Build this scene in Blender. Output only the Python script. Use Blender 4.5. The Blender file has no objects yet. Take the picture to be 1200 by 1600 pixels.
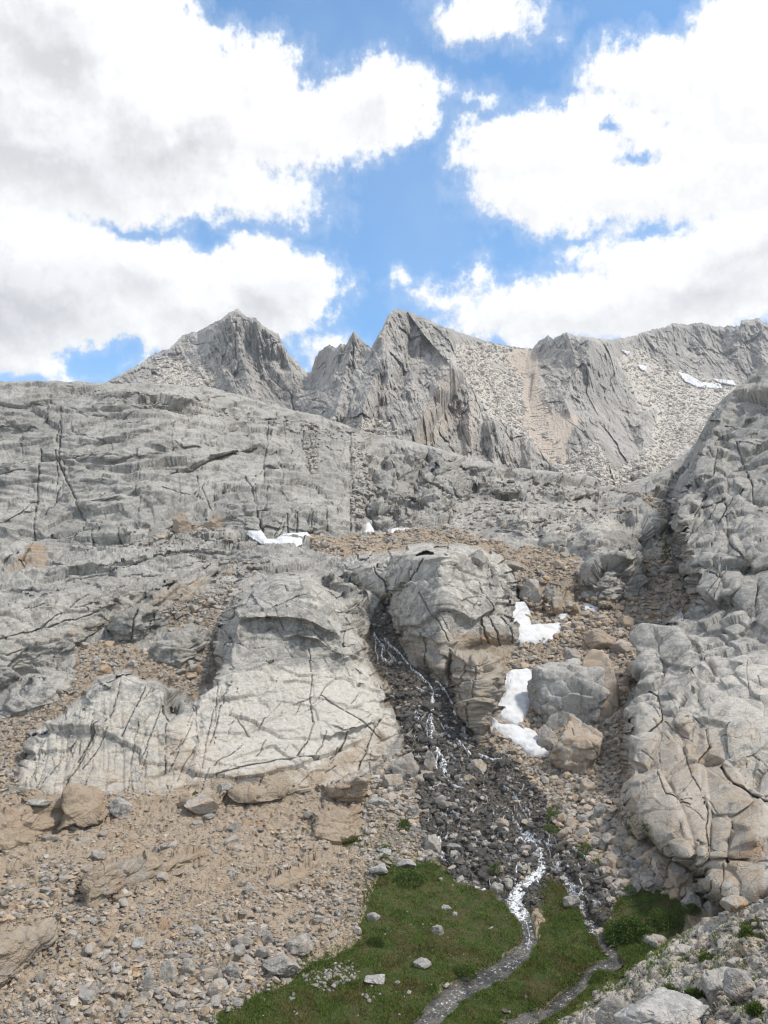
import bpy, math, random
import numpy as np
rng = np.random.default_rng(7)
random.seed(7)
F32 = np.float32
sc = bpy.context.scene
COL = sc.collection

# ------------------------------------------------------------------ camera
CAMZ = 20.0
F = 1305.0
PITCH = math.radians(8.9)
cam = bpy.data.objects.new("camera", bpy.data.cameras.new("camera"))
COL.objects.link(cam)
cam.location = (0, 0, CAMZ)
cam.rotation_euler = (math.pi / 2 + PITCH, 0, 0)
cam.data.sensor_fit = 'VERTICAL'
cam.data.sensor_height = 36.0
cam.data.sensor_width = 27.0
cam.data.lens = F / 1600 * 36.0
cam.data.clip_start = 0.1
cam.data.clip_end = 20000
sc.camera = cam
CP, SP = math.cos(PITCH), math.sin(PITCH)

def unproject(u, v, D):
    a = (np.asarray(u) - 600.0) / F
    b = (800.0 - np.asarray(v)) / F
    x = a * D
    y = (CP - b * SP) * D
    z = CAMZ + (SP + b * CP) * D
    return np.stack([x, y, z], axis=-1)

def px_dir(u, v):
    p = unproject(u, v, 1.0) - np.array([0, 0, CAMZ])
    az = math.degrees(math.atan2(p[0], p[1]))
    el = math.degrees(math.atan2(p[2], math.hypot(p[0], p[1])))
    return az, el

# ------------------------------------------------------------------ sun, sky, exposure
SUN_AZ, SUN_EL = 112.0, 56.0          # degrees clockwise from +Y, and up
sun = bpy.data.objects.new("sun", bpy.data.lights.new("sun", 'SUN'))
COL.objects.link(sun)
sun.data.energy = 3.0
sun.data.angle = math.radians(6)
sun.data.color = (1.0, 0.93, 0.83)
sun.rotation_euler = (math.radians(90 - SUN_EL), 0, math.radians(180 - SUN_AZ))
sc.view_settings.view_transform = 'Standard'
sc.view_settings.look = 'None'
sc.view_settings.exposure = 0.48
sc.cycles.max_bounces = 4
sc.cycles.diffuse_bounces = 3
sc.cycles.use_denoising = True
sc.cycles.pixel_filter_type = 'BLACKMAN_HARRIS'
sc.cycles.filter_width = 1.25
sc.view_settings.gamma = 1.0

class NT:
    """tiny helper for node trees"""
    def __init__(self, tree):
        self.t = tree
    def n(self, kind, **kw):
        nd = self.t.nodes.new(kind)
        for k, v in kw.items():
            if k == 'ins':
                for i, val in v.items():
                    self.set(nd, i, val)
            else:
                setattr(nd, k, v)
        return nd
    def set(self, nd, i, val):
        if isinstance(val, bpy.types.NodeSocket):
            self.t.links.new(val, nd.inputs[i])
        else:
            nd.inputs[i].default_value = val
    def m(self, op, a, b=None, c=None, clamp=False):
        nd = self.t.nodes.new('ShaderNodeMath'); nd.operation = op; nd.use_clamp = clamp
        self.set(nd, 0, a)
        if b is not None: self.set(nd, 1, b)
        if c is not None: self.set(nd, 2, c)
        return nd.outputs[0]
    def vm(self, op, a, b=None, out=0):
        nd = self.t.nodes.new('ShaderNodeVectorMath'); nd.operation = op
        self.set(nd, 0, a)
        if b is not None: self.set(nd, 1, b)
        return nd.outputs[out]
    def mix(self, f, a, b):
        nd = self.t.nodes.new('ShaderNodeMix'); nd.data_type = 'RGBA'
        self.set(nd, 0, f); self.set(nd, 6, a); self.set(nd, 7, b)
        return nd.outputs[2]
    def mixf(self, f, a, b):
        nd = self.t.nodes.new('ShaderNodeMix'); nd.data_type = 'FLOAT'
        self.set(nd, 0, f); self.set(nd, 2, a); self.set(nd, 3, b)
        return nd.outputs[0]
    def noise(self, vec, scale, detail=4, rough=0.55, dist=0.0):
        nd = self.t.nodes.new('ShaderNodeTexNoise')
        self.set(nd, 'Vector', vec); self.set(nd, 'Scale', scale); self.set(nd, 'Detail', detail)
        self.set(nd, 'Roughness', rough); self.set(nd, 'Distortion', dist)
        return nd
    def ramp(self, f, lo, hi, a=0.0, b=1.0, smooth=True):
        nd = self.t.nodes.new('ShaderNodeMapRange')
        nd.interpolation_type = 'SMOOTHSTEP' if smooth else 'LINEAR'
        self.set(nd, 0, f); self.set(nd, 1, lo); self.set(nd, 2, hi); self.set(nd, 3, a); self.set(nd, 4, b)
        return nd.outputs[0]
    def attr(self, name):
        nd = self.t.nodes.new('ShaderNodeAttribute'); nd.attribute_name = name
        return nd

world = bpy.data.worlds.new("World")
sc.world = world
world.use_nodes = True
wt = world.node_tree
wt.nodes.clear()
# clouds: (centre px, centre py, radius x, radius y) of the photograph turned into azimuth / elevation degrees
CLOUDS = [(120, 60, 230, 190), (60, 230, 260, 160), (260, 170, 190, 150), (400, 120, 90, 82), (470, 200, 150, 72), (590, 175, 92, 78),
          (300, 280, 210, 62), (40, 420, 200, 170), (240, 420, 130, 90), (130, 500, 160, 72), (430, 450, 118, 92), (330, 480, 150, 80), (60, 560, 110, 40),
          (755, 15, 96, 58), (1060, 110, 130, 70), (1010, 105, 110, 60), (1180, 130, 190, 180), (1130, 300, 260, 170), (890, 225, 170, 82),
          (800, 240, 110, 68), (860, 290, 150, 60), (1000, 370, 130, 60), (930, 470, 240, 62), (1100, 440, 230, 90), (790, 490, 115, 45),
          (745, 425, 20, 34), (700, 462, 60, 20), (625, 437, 17, 20), (683, 152, 20, 13), (500, 560, 50, 22), (880, 40, 9, 6), (735, 165, 26, 12)]
HOLES = [(165, 564, 42, 28), (860, 365, 60, 9), (1020, 362, 30, 9), (985, 245, 11, 8), (958, 208, 8, 7), (330, 360, 40, 24), (232, 352, 50, 10), (800, 385, 60, 12)]
g = bpy.data.node_groups.new("cloud_density", 'ShaderNodeTree')
g.interface.new_socket("Vector", in_out='INPUT', socket_type='NodeSocketVector')
g.interface.new_socket("Density", in_out='OUTPUT', socket_type='NodeSocketFloat')
g.interface.new_socket("Thick", in_out='OUTPUT', socket_type='NodeSocketFloat')
G = NT(g)
gi = G.n('NodeGroupInput'); go = G.n('NodeGroupOutput')
vec = gi.outputs[0]
nz = G.noise(vec, 0.11, 6, 0.6)
nb = G.noise(vec, 0.42, 7, 0.60)
off = G.vm('SUBTRACT', nz.outputs['Color'], (0.5, 0.5, 0.5))
off = G.vm('MULTIPLY', off, (7.0, 4.5, 0.0))
off2 = G.vm('MULTIPLY', G.vm('SUBTRACT', nb.outputs['Color'], (0.5, 0.5, 0.5)), (3.6, 3.2, 0.0))
wv = G.vm('ADD', G.vm('ADD', vec, off), off2)
def field(lst):
    cur = None
    for (cx, cy, rx, ry) in lst:
        az, el = px_dir(cx, cy)
        k = math.degrees(1 / F)
        az1, _ = px_dir(cx + rx, cy); az0, _ = px_dir(cx - rx, cy)
        _, e1 = px_dir(cx, cy - ry); _, e0 = px_dir(cx, cy + ry)
        rxd = max(abs(az1 - az0) / 2, 0.3); ryd = max(abs(e1 - e0) / 2, 0.3)
        d = G.vm('SUBTRACT', wv, (az, el, 0.0))
        d = G.vm('MULTIPLY', d, (1 / rxd, 1 / ryd, 0.0))
        l = G.vm('LENGTH', d, out=1)
        # signed depth inside the ellipse in degrees
        s = G.m('MULTIPLY', G.m('SUBTRACT', 1.0, l), min(rxd, ryd))
        cur = s if cur is None else G.m('SMOOTH_MAX', cur, s, 0.7)
    return cur
fc = field(CLOUDS); fh = field(HOLES)
dens = G.m('MINIMUM', fc, G.m('MULTIPLY', fh, -1.3))
# sky away from the photographed part: broken cloud from noise alone
sx = G.n('ShaderNodeSeparateXYZ', ins={0: vec})
outside = G.m('MAXIMUM', G.ramp(G.m('ABSOLUTE', sx.outputs[0]), 27, 36), G.ramp(sx.outputs[1], 42, 50))
big = G.noise(vec, 0.045, 3, 0.5)
dn = G.m('MULTIPLY', G.m('SUBTRACT', big.outputs[0], 0.47), 22.0)
dens = G.mixf(outside, dens, dn)
fine = G.noise(vec, 1.3, 5, 0.65)
dens2 = G.m('ADD', dens, G.m('MULTIPLY', G.m('SUBTRACT', fine.outputs[0], 0.5), 1.7))
g.links.new(dens2, go.inputs[0]); g.links.new(dens, go.inputs[1])

W = NT(wt)
tc = W.n('ShaderNodeTexCoord')
sep = W.n('ShaderNodeSeparateXYZ', ins={0: tc.outputs['Generated']})
az = W.m('MULTIPLY', W.m('ARCTAN2', sep.outputs[0], sep.outputs[1]), 57.29578)
el = W.m('MULTIPLY', W.m('ARCSINE', sep.outputs[2]), 57.29578)
cmb = W.n('ShaderNodeCombineXYZ', ins={0: az, 1: el, 2: 0.0})
g1 = W.n('ShaderNodeGroup', node_tree=g, ins={0: cmb.outputs[0]})
g2 = W.n('ShaderNodeGroup', node_tree=g, ins={0: W.vm('ADD', cmb.outputs[0], (0.55, 0.75, 0.0))})
mask = W.ramp(g1.outputs[0], -0.35, 0.75)
wisp = W.m('MULTIPLY', W.ramp(g1.outputs[0], -1.2, 0.3), 0.22)
veil = W.ramp(W.noise(cmb.outputs[0], 0.05, 4, 0.55).outputs[0], 0.35, 0.7, 0.0, 0.10)
mask = W.m('MAXIMUM', W.m('MAXIMUM', mask, wisp), veil)
relief = W.m('SUBTRACT', g1.outputs[0], g2.outputs[0])
thick = W.ramp(g1.outputs[1], 0.3, 3.2)
gn = W.noise(cmb.outputs[0], 0.085, 3, 0.45)
# grey undersides: (az, el) patches seen as darker bases of the big clouds
gw = W.vm('MULTIPLY', W.vm('SUBTRACT', W.noise(cmb.outputs[0], 0.10, 5, 0.55).outputs['Color'], (0.5, 0.5, 0.5)), (22.0, 13.0, 0.0))
gco = W.vm('ADD', cmb.outputs[0], gw)
def patch(cx, cy, rx, ry):
    a_, e_ = px_dir(cx, cy); a1, _ = px_dir(cx + rx, cy); _, e1 = px_dir(cx, cy - ry)
    d = W.vm('MULTIPLY', W.vm('SUBTRACT', gco, (a_, e_, 0.0)), (1 / abs(a1 - a_), 1 / abs(e1 - e_), 0.0))
    return W.ramp(W.vm('LENGTH', d, out=1), 1.2, 0.35)
gp = None
for q in [(90, 215, 330, 130), (340, 240, 230, 60), (60, 460, 260, 120), (180, 510, 200, 80), (430, 480, 130, 60), (870, 510, 260, 62), (1090, 470, 260, 70), (560, 190, 70, 45), (60, 60, 120, 60)]:
    s = patch(*q)
    gp = s if gp is None else W.m('MAXIMUM', gp, s)
grey = W.m('MULTIPLY', W.m('MULTIPLY', W.m('POWER', gp, 0.7), W.ramp(gn.outputs[0], 0.35, 0.6, 0.7, 1.0)), thick)
bright = W.m('SUBTRACT', 0.82, W.m('MULTIPLY', grey, 0.21))
bright = W.m('ADD', bright, W.m('MULTIPLY', W.m('MAXIMUM', W.m('MINIMUM', relief, 0.9), -0.9), 0.10))
ccol = W.mix(grey, (1.0, 1.0, 1.0, 1), (0.97, 0.97, 1.0, 1))
sky = W.n('ShaderNodeTexSky')
sky.sky_type = 'NISHITA'
sky.sun_disc = False
sky.sun_elevation = math.radians(SUN_EL)
sky.sun_rotation = math.radians(SUN_AZ)
sky.altitude = 1500
sky.air_density = 1.0; sky.dust_density = 0.6; sky.ozone_density = 1.0
skc = W.vm('MULTIPLY', sky.outputs[0], (0.60, 1.13, 1.34))
b1 = W.n('ShaderNodeBackground', ins={0: skc, 1: 0.15})
b2 = W.n('ShaderNodeBackground', ins={0: ccol, 1: bright})
mixs = W.n('ShaderNodeMixShader', ins={0: mask, 1: b1.outputs[0], 2: b2.outputs[0]})
wo = W.n('ShaderNodeOutputWorld', ins={0: mixs.outputs[0]})

# ------------------------------------------------------------------ numpy noise
LAT = rng.random((64, 64, 64)).astype(F32)
def vnoise(P):
    P = P.astype(F32)
    i = np.floor(P)
    f = P - i
    i = i.astype(np.int32) & 63
    j = (i + 1) & 63
    f = f * f * (3 - 2 * f)
    x0, y0, z0 = i[..., 0], i[..., 1], i[..., 2]
    x1, y1, z1 = j[..., 0], j[..., 1], j[..., 2]
    fx, fy, fz = f[..., 0], f[..., 1], f[..., 2]
    a = LAT[x0, y0, z0] * (1 - fx) + LAT[x1, y0, z0] * fx
    b = LAT[x0, y1, z0] * (1 - fx) + LAT[x1, y1, z0] * fx
    c = LAT[x0, y0, z1] * (1 - fx) + LAT[x1, y0, z1] * fx
    d = LAT[x0, y1, z1] * (1 - fx) + LAT[x1, y1, z1] * fx
    return ((a * (1 - fy) + b * fy) * (1 - fz) + (c * (1 - fy) + d * fy) * fz) * 2 - 1
def fbm(P, scale, octv=4, seed=0.0, gain=0.5, ridged=False):
    out = np.zeros(P.shape[:-1], F32); amp = 1.0; tot = 0.0
    Q = P.astype(F32) / F32(1) / np.asarray(scale, F32) + F32(seed * 7.31)
    for o in range(octv):
        n = vnoise(Q)
        if ridged: n = 1 - 2 * np.abs(n)
        out += F32(amp) * n; tot += amp; amp *= gain
        Q = Q * F32(2.03) + F32(11.7)
    return out / tot
def hash3(i, k):
    h = (i[..., 0].astype(np.uint32) * np.uint32(73856093)) ^ (i[..., 1].astype(np.uint32) * np.uint32(19349663)) ^ (i[..., 2].astype(np.uint32) * np.uint32(83492791)) ^ np.uint32(k * 2654435 + 12345)
    h ^= h >> np.uint32(13); h *= np.uint32(1274126177); h ^= h >> np.uint32(16); h *= np.uint32(2246822519); h ^= h >> np.uint32(15)
    return (h & np.uint32(0xffff)).astype(F32) / F32(65535)
def voronoi(P, scale, seed=0, jit=0.85):
    """F1, F2, nearest cell index and offset from its point, for P (N,3)"""
    Q = (P / np.asarray(scale, F32)).astype(F32)
    b = np.floor(Q).astype(np.int32)
    N = len(Q)
    F1 = np.full(N, 9.0, F32); F2 = np.full(N, 9.0, F32)
    cid = np.zeros((N, 3), np.int32); cof = np.zeros((N, 3), F32)
    for dx in (-1, 0, 1):
        for dy in (-1, 0, 1):
            for dz in (-1, 0, 1):
                c = b + np.array([dx, dy, dz], np.int32)
                pt = np.stack([c[:, k] + 0.5 + (hash3(c, seed * 3 + k) - 0.5) * jit for k in range(3)], 1).astype(F32)
                o = Q - pt
                d = np.sqrt((o * o).sum(1))
                m = d < F1
                F2 = np.where(m, F1, np.minimum(F2, d))
                F1 = np.where(m, d, F1)
                cid[m] = c[m]; cof[m] = o[m]
    return F1, F2, cid, cof
def sstep(x, a, b):
    t = np.clip((x - a) / (b - a), 0, 1)
    return t * t * (3 - 2 * t)

# ------------------------------------------------------------------ layout tools
def tps(anchors):
    A = np.array(anchors, float)
    x = A[:, 0] / 400; y = A[:, 1] / 400; l = np.log(A[:, 2])
    n = len(A)
    r2 = (x[:, None] - x[None]) ** 2 + (y[:, None] - y[None]) ** 2
    K = np.where(r2 > 0, 0.5 * r2 * np.log(np.maximum(r2, 1e-12)), 0) + np.eye(n) * 2e-3
    Pm = np.stack([np.ones(n), x, y], 1)
    M = np.block([[K, Pm], [Pm.T, np.zeros((3, 3))]])
    w = np.linalg.solve(M, np.concatenate([l, np.zeros(3)]))
    gu = np.arange(-260, 1470, 10.0); gv = np.arange(440, 2100, 10.0)
    X, Y = np.meshgrid(gu / 400, gv / 400)
    out = w[n] + w[n + 1] * X + w[n + 2] * Y
    for k in range(n):
        rr = (X - x[k]) ** 2 + (Y - y[k]) ** 2
        out += w[k] * 0.5 * rr * np.log(np.maximum(rr, 1e-12))
    def ev(u, v):
        fu = np.clip((u + 260) / 10, 0, len(gu) - 1.001); fv = np.clip((v - 440) / 10, 0, len(gv) - 1.001)
        i = fu.astype(int); j = fv.astype(int); a = fu - i; b = fv - j
        return (out[j, i] * (1 - a) + out[j, i + 1] * a) * (1 - b) + (out[j + 1, i] * (1 - a) + out[j + 1, i + 1] * a) * b
    return ev
def poly_sd(U, V, poly):
    """signed distance (positive inside) over flattened arrays"""
    p = np.array(poly, float); n = len(p)
    d = np.full(U.shape, 1e9, F32); ins = np.zeros(U.shape, bool)
    for k in range(n):
        a = p[k]; b = p[(k + 1) % n]
        e = b - a
        t = np.clip(((U - a[0]) * e[0] + (V - a[1]) * e[1]) / (e @ e + 1e-9), 0, 1)
        d = np.minimum(d, np.hypot(U - a[0] - t * e[0], V - a[1] - t * e[1]))
        c = ((a[1] > V) != (b[1] > V)) & (U < (b[0] - a[0]) * (V - a[1]) / (b[1] - a[1] + 1e-12) + a[0])
        ins ^= c
    return np.where(ins, d, -d)
def line_d(U, V, pts, w0=1.0, w1=1.0):
    """distance to polyline divided by a width that runs from w0 to w1"""
    p = np.array(pts, float); best = np.full(U.shape, 1e9, F32); n = len(p) - 1
    side = np.zeros(U.shape, F32)
    for k in range(n):
        a = p[k]; b = p[k + 1]; e = b - a
        t = np.clip(((U - a[0]) * e[0] + (V - a[1]) * e[1]) / (e @ e + 1e-9), 0, 1)
        w = w0 + (w1 - w0) * (k + t) / n
        d = np.hypot(U - a[0] - t * e[0], V - a[1] - t * e[1]) / w
        s = np.sign(e[0] * (V - a[1]) - e[1] * (U - a[0]))
        m = d < best
        best = np.where(m, d, best); side = np.where(m, s, side)
    return best, side
def box_idx(U, V, pts, pad):
    p = np.array(pts, float)
    return np.nonzero((U > p[:, 0].min() - pad) & (U < p[:, 0].max() + pad) & (V > p[:, 1].min() - pad) & (V < p[:, 1].max() + pad))

def make_mesh(name, verts, faces, attrs=None, smooth=True, mats=(), parent=None):
    """faces: (M,3) or (M,4) int array"""
    me = bpy.data.meshes.new(name)
    verts = np.ascontiguousarray(verts, F32); faces = np.ascontiguousarray(faces, np.int32)
    M, k = faces.shape
    me.vertices.add(len(verts)); me.vertices.foreach_set('co', verts.ravel())
    me.loops.add(M * k); me.loops.foreach_set('vertex_index', faces.ravel())
    me.polygons.add(M); me.polygons.foreach_set('loop_start', np.arange(0, M * k, k, dtype=np.int32))
    me.polygons.foreach_set('loop_total', np.full(M, k, np.int32))
    if smooth is not None:
        me.polygons.foreach_set('use_smooth', np.full(M, bool(smooth)))
    me.update(calc_edges=True)
    for an, av in (attrs or {}).items():
        at = me.attributes.new(an, 'FLOAT', 'POINT'); at.data.foreach_set('value', np.ascontiguousarray(av, F32).ravel())
    for m in mats: me.materials.append(m)
    o = bpy.data.objects.new(name, me); COL.objects.link(o)
    if parent is not None: o.parent = parent
    return o
def tag(o, label=None, cat=None, group=None, kind=None):
    if label: o['label'] = label
    if cat: o['category'] = cat
    if group: o['group'] = group
    if kind: o['kind'] = kind
    return o
def grid_faces(nr, nc):
    a = (np.arange(nr - 1)[:, None] * nc + np.arange(nc - 1)[None]).ravel()
    return np.stack([a, a + 1, a + nc + 1, a + nc], 1)
def grid_normals(Pg):
    du = np.gradient(Pg, axis=1); dv = np.gradient(Pg, axis=0)
    n = np.cross(dv, du); n /= np.linalg.norm(n, axis=-1, keepdims=True) + 1e-9
    return -n if n[..., 2].mean() < 0 else n
def blur(A, r):
    """separable box blur repeated twice, on a 2D array"""
    r = int(r)
    if r < 1: return A
    for _ in range(2):
        for ax in (0, 1):
            Ap = np.pad(A, [(r + 1, r) if k == ax else (0, 0) for k in range(2)], mode='edge')
            c = np.cumsum(Ap, axis=ax, dtype=np.float64)
            A = (np.take(c, range(2 * r + 1, c.shape[ax]), ax) - np.take(c, range(0, c.shape[ax] - 2 * r - 1), ax)) / (2 * r + 1)
    return A.astype(F32)

# ------------------------------------------------------------------ materials
def new_mat(name):
    m = bpy.data.materials.new(name); m.use_nodes = True
    t = m.node_tree; t.nodes.clear()
    N = NT(t)
    b = N.n('ShaderNodeBsdfPrincipled'); o = N.n('ShaderNodeOutputMaterial')
    t.links.new(b.outputs[0], o.inputs[0])
    return m, N, b
def rock_material(name, grey, light, tan, scale=1.0, bump=0.25, wet_attr=True, rnd=False, far=False, joints=True):
    m, N, b = new_mat(name)
    co = N.n('ShaderNodeTexCoord').outputs['Object']
    n1 = N.noise(co, 0.09 / scale, 3, 0.6).outputs[0]
    n2 = N.noise(co, 0.9 / scale, 4, 0.65).outputs[0]
    n3 = N.noise(co, 9.0 / scale, 2, 0.7).outputs[0]
    st = N.vm('MULTIPLY', co, (1.0, 1.0, 0.16))
    n4 = N.noise(st, 0.55 / scale, 5, 0.6).outputs[0]
    c = N.mix(N.ramp(n1, 0.40, 0.60), grey, light)
    # dark lichen and water streaks, paler scrubbed patches
    dark = tuple(x * 0.50 for x in grey[:3]) + (1,)
    c = N.mix(N.m('MULTIPLY', N.ramp(n4, 0.50, 0.62), 0.68), c, dark)
    c = N.mix(N.m('MULTIPLY', N.ramp(n2, 0.50, 0.64), 0.45), c, tuple(min(1, x * 1.35) for x in light[:3]) + (1,))
    c = N.mix(N.m('MULTIPLY', N.ramp(n3, 0.45, 0.62), 0.35), c, dark)
    pa = N.attr('pale').outputs['Fac']
    pf = N.ramp(N.m('ADD', pa, N.m('MULTIPLY', N.m('SUBTRACT', n2, 0.5), 1.6)), 0.3, 0.7)
    c = N.mix(N.m('MULTIPLY', pf, N.ramp(pa, 0.02, 0.3, 0.0, 0.75)), c, (light[0] * 1.42, light[1] * 1.38, light[2] * 1.33, 1))
    ta = N.attr('tan').outputs['Fac']
    tn = N.m('ADD', ta, N.m('MULTIPLY', N.m('SUBTRACT', n2, 0.5), 1.1))
    tn = N.m('ADD', tn, N.m('MULTIPLY', N.m('SUBTRACT', n1, 0.5), 0.8))
    tcol = N.mix(N.ramp(n3, 0.3, 0.7), tan, tuple(x * 1.25 for x in tan[:3]) + (1,))
    tf = N.ramp(tn, 0.25, 0.85)
    tf = N.m('MULTIPLY', tf, N.ramp(ta, 0.02, 0.2))
    n5 = N.noise(co, 3.2 / scale, 3, 0.75).outputs[0]
    c = N.mix(N.m('MULTIPLY', N.ramp(n5, 0.50, 0.62), 0.26), c, tuple(x * 0.62 for x in grey[:3]) + (1,))
    c = N.mix(N.m('MULTIPLY', N.ramp(n5, 0.47, 0.38), 0.28), c, tuple(min(1, x * 1.45) for x in light[:3]) + (1,))
    c = N.mix(N.m('MULTIPLY', tf, 0.92), c, tcol)
    # rusty iron staining
    rust = N.m('MULTIPLY', N.ramp(N.noise(co, 0.35 / scale, 4, 0.6).outputs[0], 0.58, 0.72), N.m('MULTIPLY', tf, 0.55))
    c = N.mix(rust, c, (tan[0] * 1.0, tan[1] * 0.72, tan[2] * 0.52, 1))
    if rnd:
        r = N.attr('rnd').outputs['Fac']
        hsv = N.n('ShaderNodeHueSaturation', ins={'Color': c, 'Value': N.ramp(r, 0, 1, 0.72, 1.42, False), 'Saturation': N.ramp(N.m('FRACT', N.m('MULTIPLY', r, 7.3)), 0, 1, 0.55, 1.2, False), 'Hue': 0.5})
        c = hsv.outputs[0]
    rough = 0.85
    if wet_attr:
        w = N.attr('wet').outputs['Fac']
        wf = N.ramp(N.m('ADD', w, N.m('MULTIPLY', N.m('SUBTRACT', n2, 0.5), 0.5)), 0.3, 0.7)
        wetc = N.n('ShaderNodeHueSaturation', ins={'Color': c, 'Value': 0.27, 'Saturation': 0.8}).outputs[0]
        c = N.mix(wf, c, wetc)
        rough = N.mixf(wf, 0.85, 0.28)
        ga = N.attr('grass').outputs['Fac']
        gf = N.ramp(N.m('ADD', ga, N.m('MULTIPLY', N.m('SUBTRACT', n2, 0.5), 0.6)), 0.35, 0.65)
        gcol = N.mix(N.ramp(n2, 0.35, 0.65), (0.034, 0.052, 0.010, 1), (0.070, 0.062, 0.022, 1))
        c = N.mix(gf, c, gcol)
    N.set(b, 'Base Color', c); N.set(b, 'Roughness', rough)
    b.inputs['Specular IOR Level'].default_value = 0.3
    h = N.m('ADD', N.m('MULTIPLY', n3, 0.6), N.m('ADD', N.m('MULTIPLY', n2, 0.8), N.m('MULTIPLY', n5, 1.1)))
    vor = N.n('ShaderNodeTexVoronoi', feature='DISTANCE_TO_EDGE'); N.set(vor, 'Vector', N.vm('ADD', co, N.vm('MULTIPLY', N.noise(co, 0.8 / scale, 1, 0.6).outputs['Color'], (1.5 * scale, 1.5 * scale, 1.5 * scale)))); N.set(vor, 'Scale', 0.45 / scale)
    if joints:
        h = N.m('ADD', h, N.m('MULTIPLY', N.ramp(vor.outputs[0], 0.0, 0.02, -0.5, 0.0), N.ramp(n1, 0.48, 0.60)))
        v2 = N.n('ShaderNodeTexVoronoi', feature='DISTANCE_TO_EDGE'); N.set(v2, 'Vector', N.vm('MULTIPLY', N.vm('ADD', co, N.vm('MULTIPLY', N.noise(co, 1.2 / scale, 1, 0.6).outputs['Color'], (0.5 * scale,) * 3)), (0.8, 0.8, 2.1))); N.set(v2, 'Scale', 0.9 / scale)
        h = N.m('ADD', h, N.m('MULTIPLY', N.ramp(v2.outputs[0], 0.0, 0.03, -0.35, 0.0), N.ramp(n2, 0.50, 0.60)))
    bp = N.n('ShaderNodeBump', ins={'Strength': 1.0, 'Distance': bump * scale, 'Height': h})
    N.set(b, 'Normal', bp.outputs[0])
    return m
GREY = (0.275, 0.262, 0.238, 1); LIGHT = (0.395, 0.377, 0.343, 1); TAN = (0.270, 0.211, 0.150, 1)
M_ground = rock_material("bedrock_and_soil", GREY, LIGHT, TAN, bump=0.11)
M_mount = rock_material("mountain_granite", (0.40, 0.372, 0.335, 1), (0.55, 0.515, 0.47, 1), (0.52, 0.445, 0.37, 1), scale=7.0, bump=0.36, wet_attr=False, joints=False)
M_rubble = rock_material("loose_rock", (0.262, 0.240, 0.212, 1), (0.345, 0.318, 0.283, 1), (0.328, 0.255, 0.181, 1), scale=0.35, bump=0.2, rnd=True)

# ------------------------------------------------------------------ near terrain
CREST = [(-260, 600), (0, 597), (40, 595), (110, 597), (180, 598), (250, 600), (330, 605), (370, 615), (430, 635), (480, 645), (530, 660), (560, 672), (600, 682), (650, 692),
         (700, 706), (760, 722), (800, 733), (850, 735), (900, 740), (930, 747), (938, 759), (975, 762), (990, 752), (1030, 737), (1070, 712), (1088, 692), (1095, 678), (1110, 650),
         (1130, 622), (1160, 600), (1185, 580), (1200, 574), (1260, 550), (1470, 500)]
ANCH = [  # px, py, distance along the view axis in metres
    (-250, 600, 175), (0, 597, 172), (250, 600, 178), (430, 635, 188), (560, 672, 190), (700, 706, 196), (800, 735, 202), (935, 755, 212), (1040, 735, 205), (1200, 700, 190), (1400, 660, 180),
    (-200, 720, 155), (100, 720, 150), (300, 720, 152), (480, 740, 160), (620, 770, 163), (760, 770, 177), (900, 790, 172), (1000, 775, 180), (1100, 790, 165),
    (-200, 870, 128), (0, 885, 124), (100, 858, 128), (280, 835, 131), (500, 835, 133), (570, 835, 136), (640, 830, 142), (740, 830, 146), (820, 830, 142), (900, 830, 145), (1000, 830, 140), (1060, 820, 138),
    (0, 930, 112), (200, 890, 118), (350, 870, 122), (480, 870, 122), (600, 880, 118), (700, 870, 120), (820, 890, 122), (950, 890, 120), (1060, 900, 118),
    (-200, 1000, 100), (0, 1060, 88), (100, 1010, 93), (200, 990, 96), (330, 970, 98), (480, 960, 100), (580, 960, 104), (600, 1000, 98), (700, 1000, 96), (850, 980, 104), (950, 960, 108), (1060, 950, 108),
    (50, 1130, 79), (200, 1060, 85), (330, 1070, 86), (500, 1080, 88), (640, 1080, 87), (760, 1080, 87), (880, 1070, 91), (990, 1060, 90), (1200, 1000, 84), (1100, 1030, 84),
    (-200, 1240, 64), (0, 1250, 66), (150, 1245, 67), (300, 1245, 69), (450, 1235, 71), (600, 1230, 73), (700, 1215, 76), (820, 1190, 79), (950, 1190, 77), (1100, 1180, 70), (1300, 1150, 66),
    (-200, 1400, 51), (0, 1400, 51), (200, 1380, 54), (400, 1370, 57), (560, 1340, 62), (700, 1310, 66), (850, 1300, 67), (980, 1310, 63), (1100, 1340, 58), (1300, 1340, 52),
    (-200, 1600, 40), (0, 1600, 41), (200, 1590, 42.5), (400, 1580, 44.5), (560, 1500, 50), (600, 1400, 57), (720, 1400, 58), (850, 1400, 58), (950, 1420, 56), (1060, 1420, 55), (1200, 1430, 52),
    (700, 1500, 50), (850, 1500, 50), (950, 1500, 50), (1000, 1520, 48), (600, 1600, 44), (800, 1600, 44), (900, 1600, 44), (1200, 1600, 42), (0, 1900, 29), (600, 1900, 31), (1200, 1900, 30), (-200, 2060, 24), (1400, 2060, 24)]
lnD0 = tps(ANCH)

STEP = 1.25
us = np.arange(-150, 1351, STEP); VB = 1960.0
cu = np.interp(us, [c[0] for c in CREST], [c[1] for c in CREST])
# small bumps of the skyline
cp = np.stack([us, us * 0, us * 0], 1)
cu = cu - 3.0 * fbm(cp, 22.0, 4, 1.0) - 1.6 * np.maximum(0, fbm(cp, 7.0, 2, 2.0)) * 2
NV = 900
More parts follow.
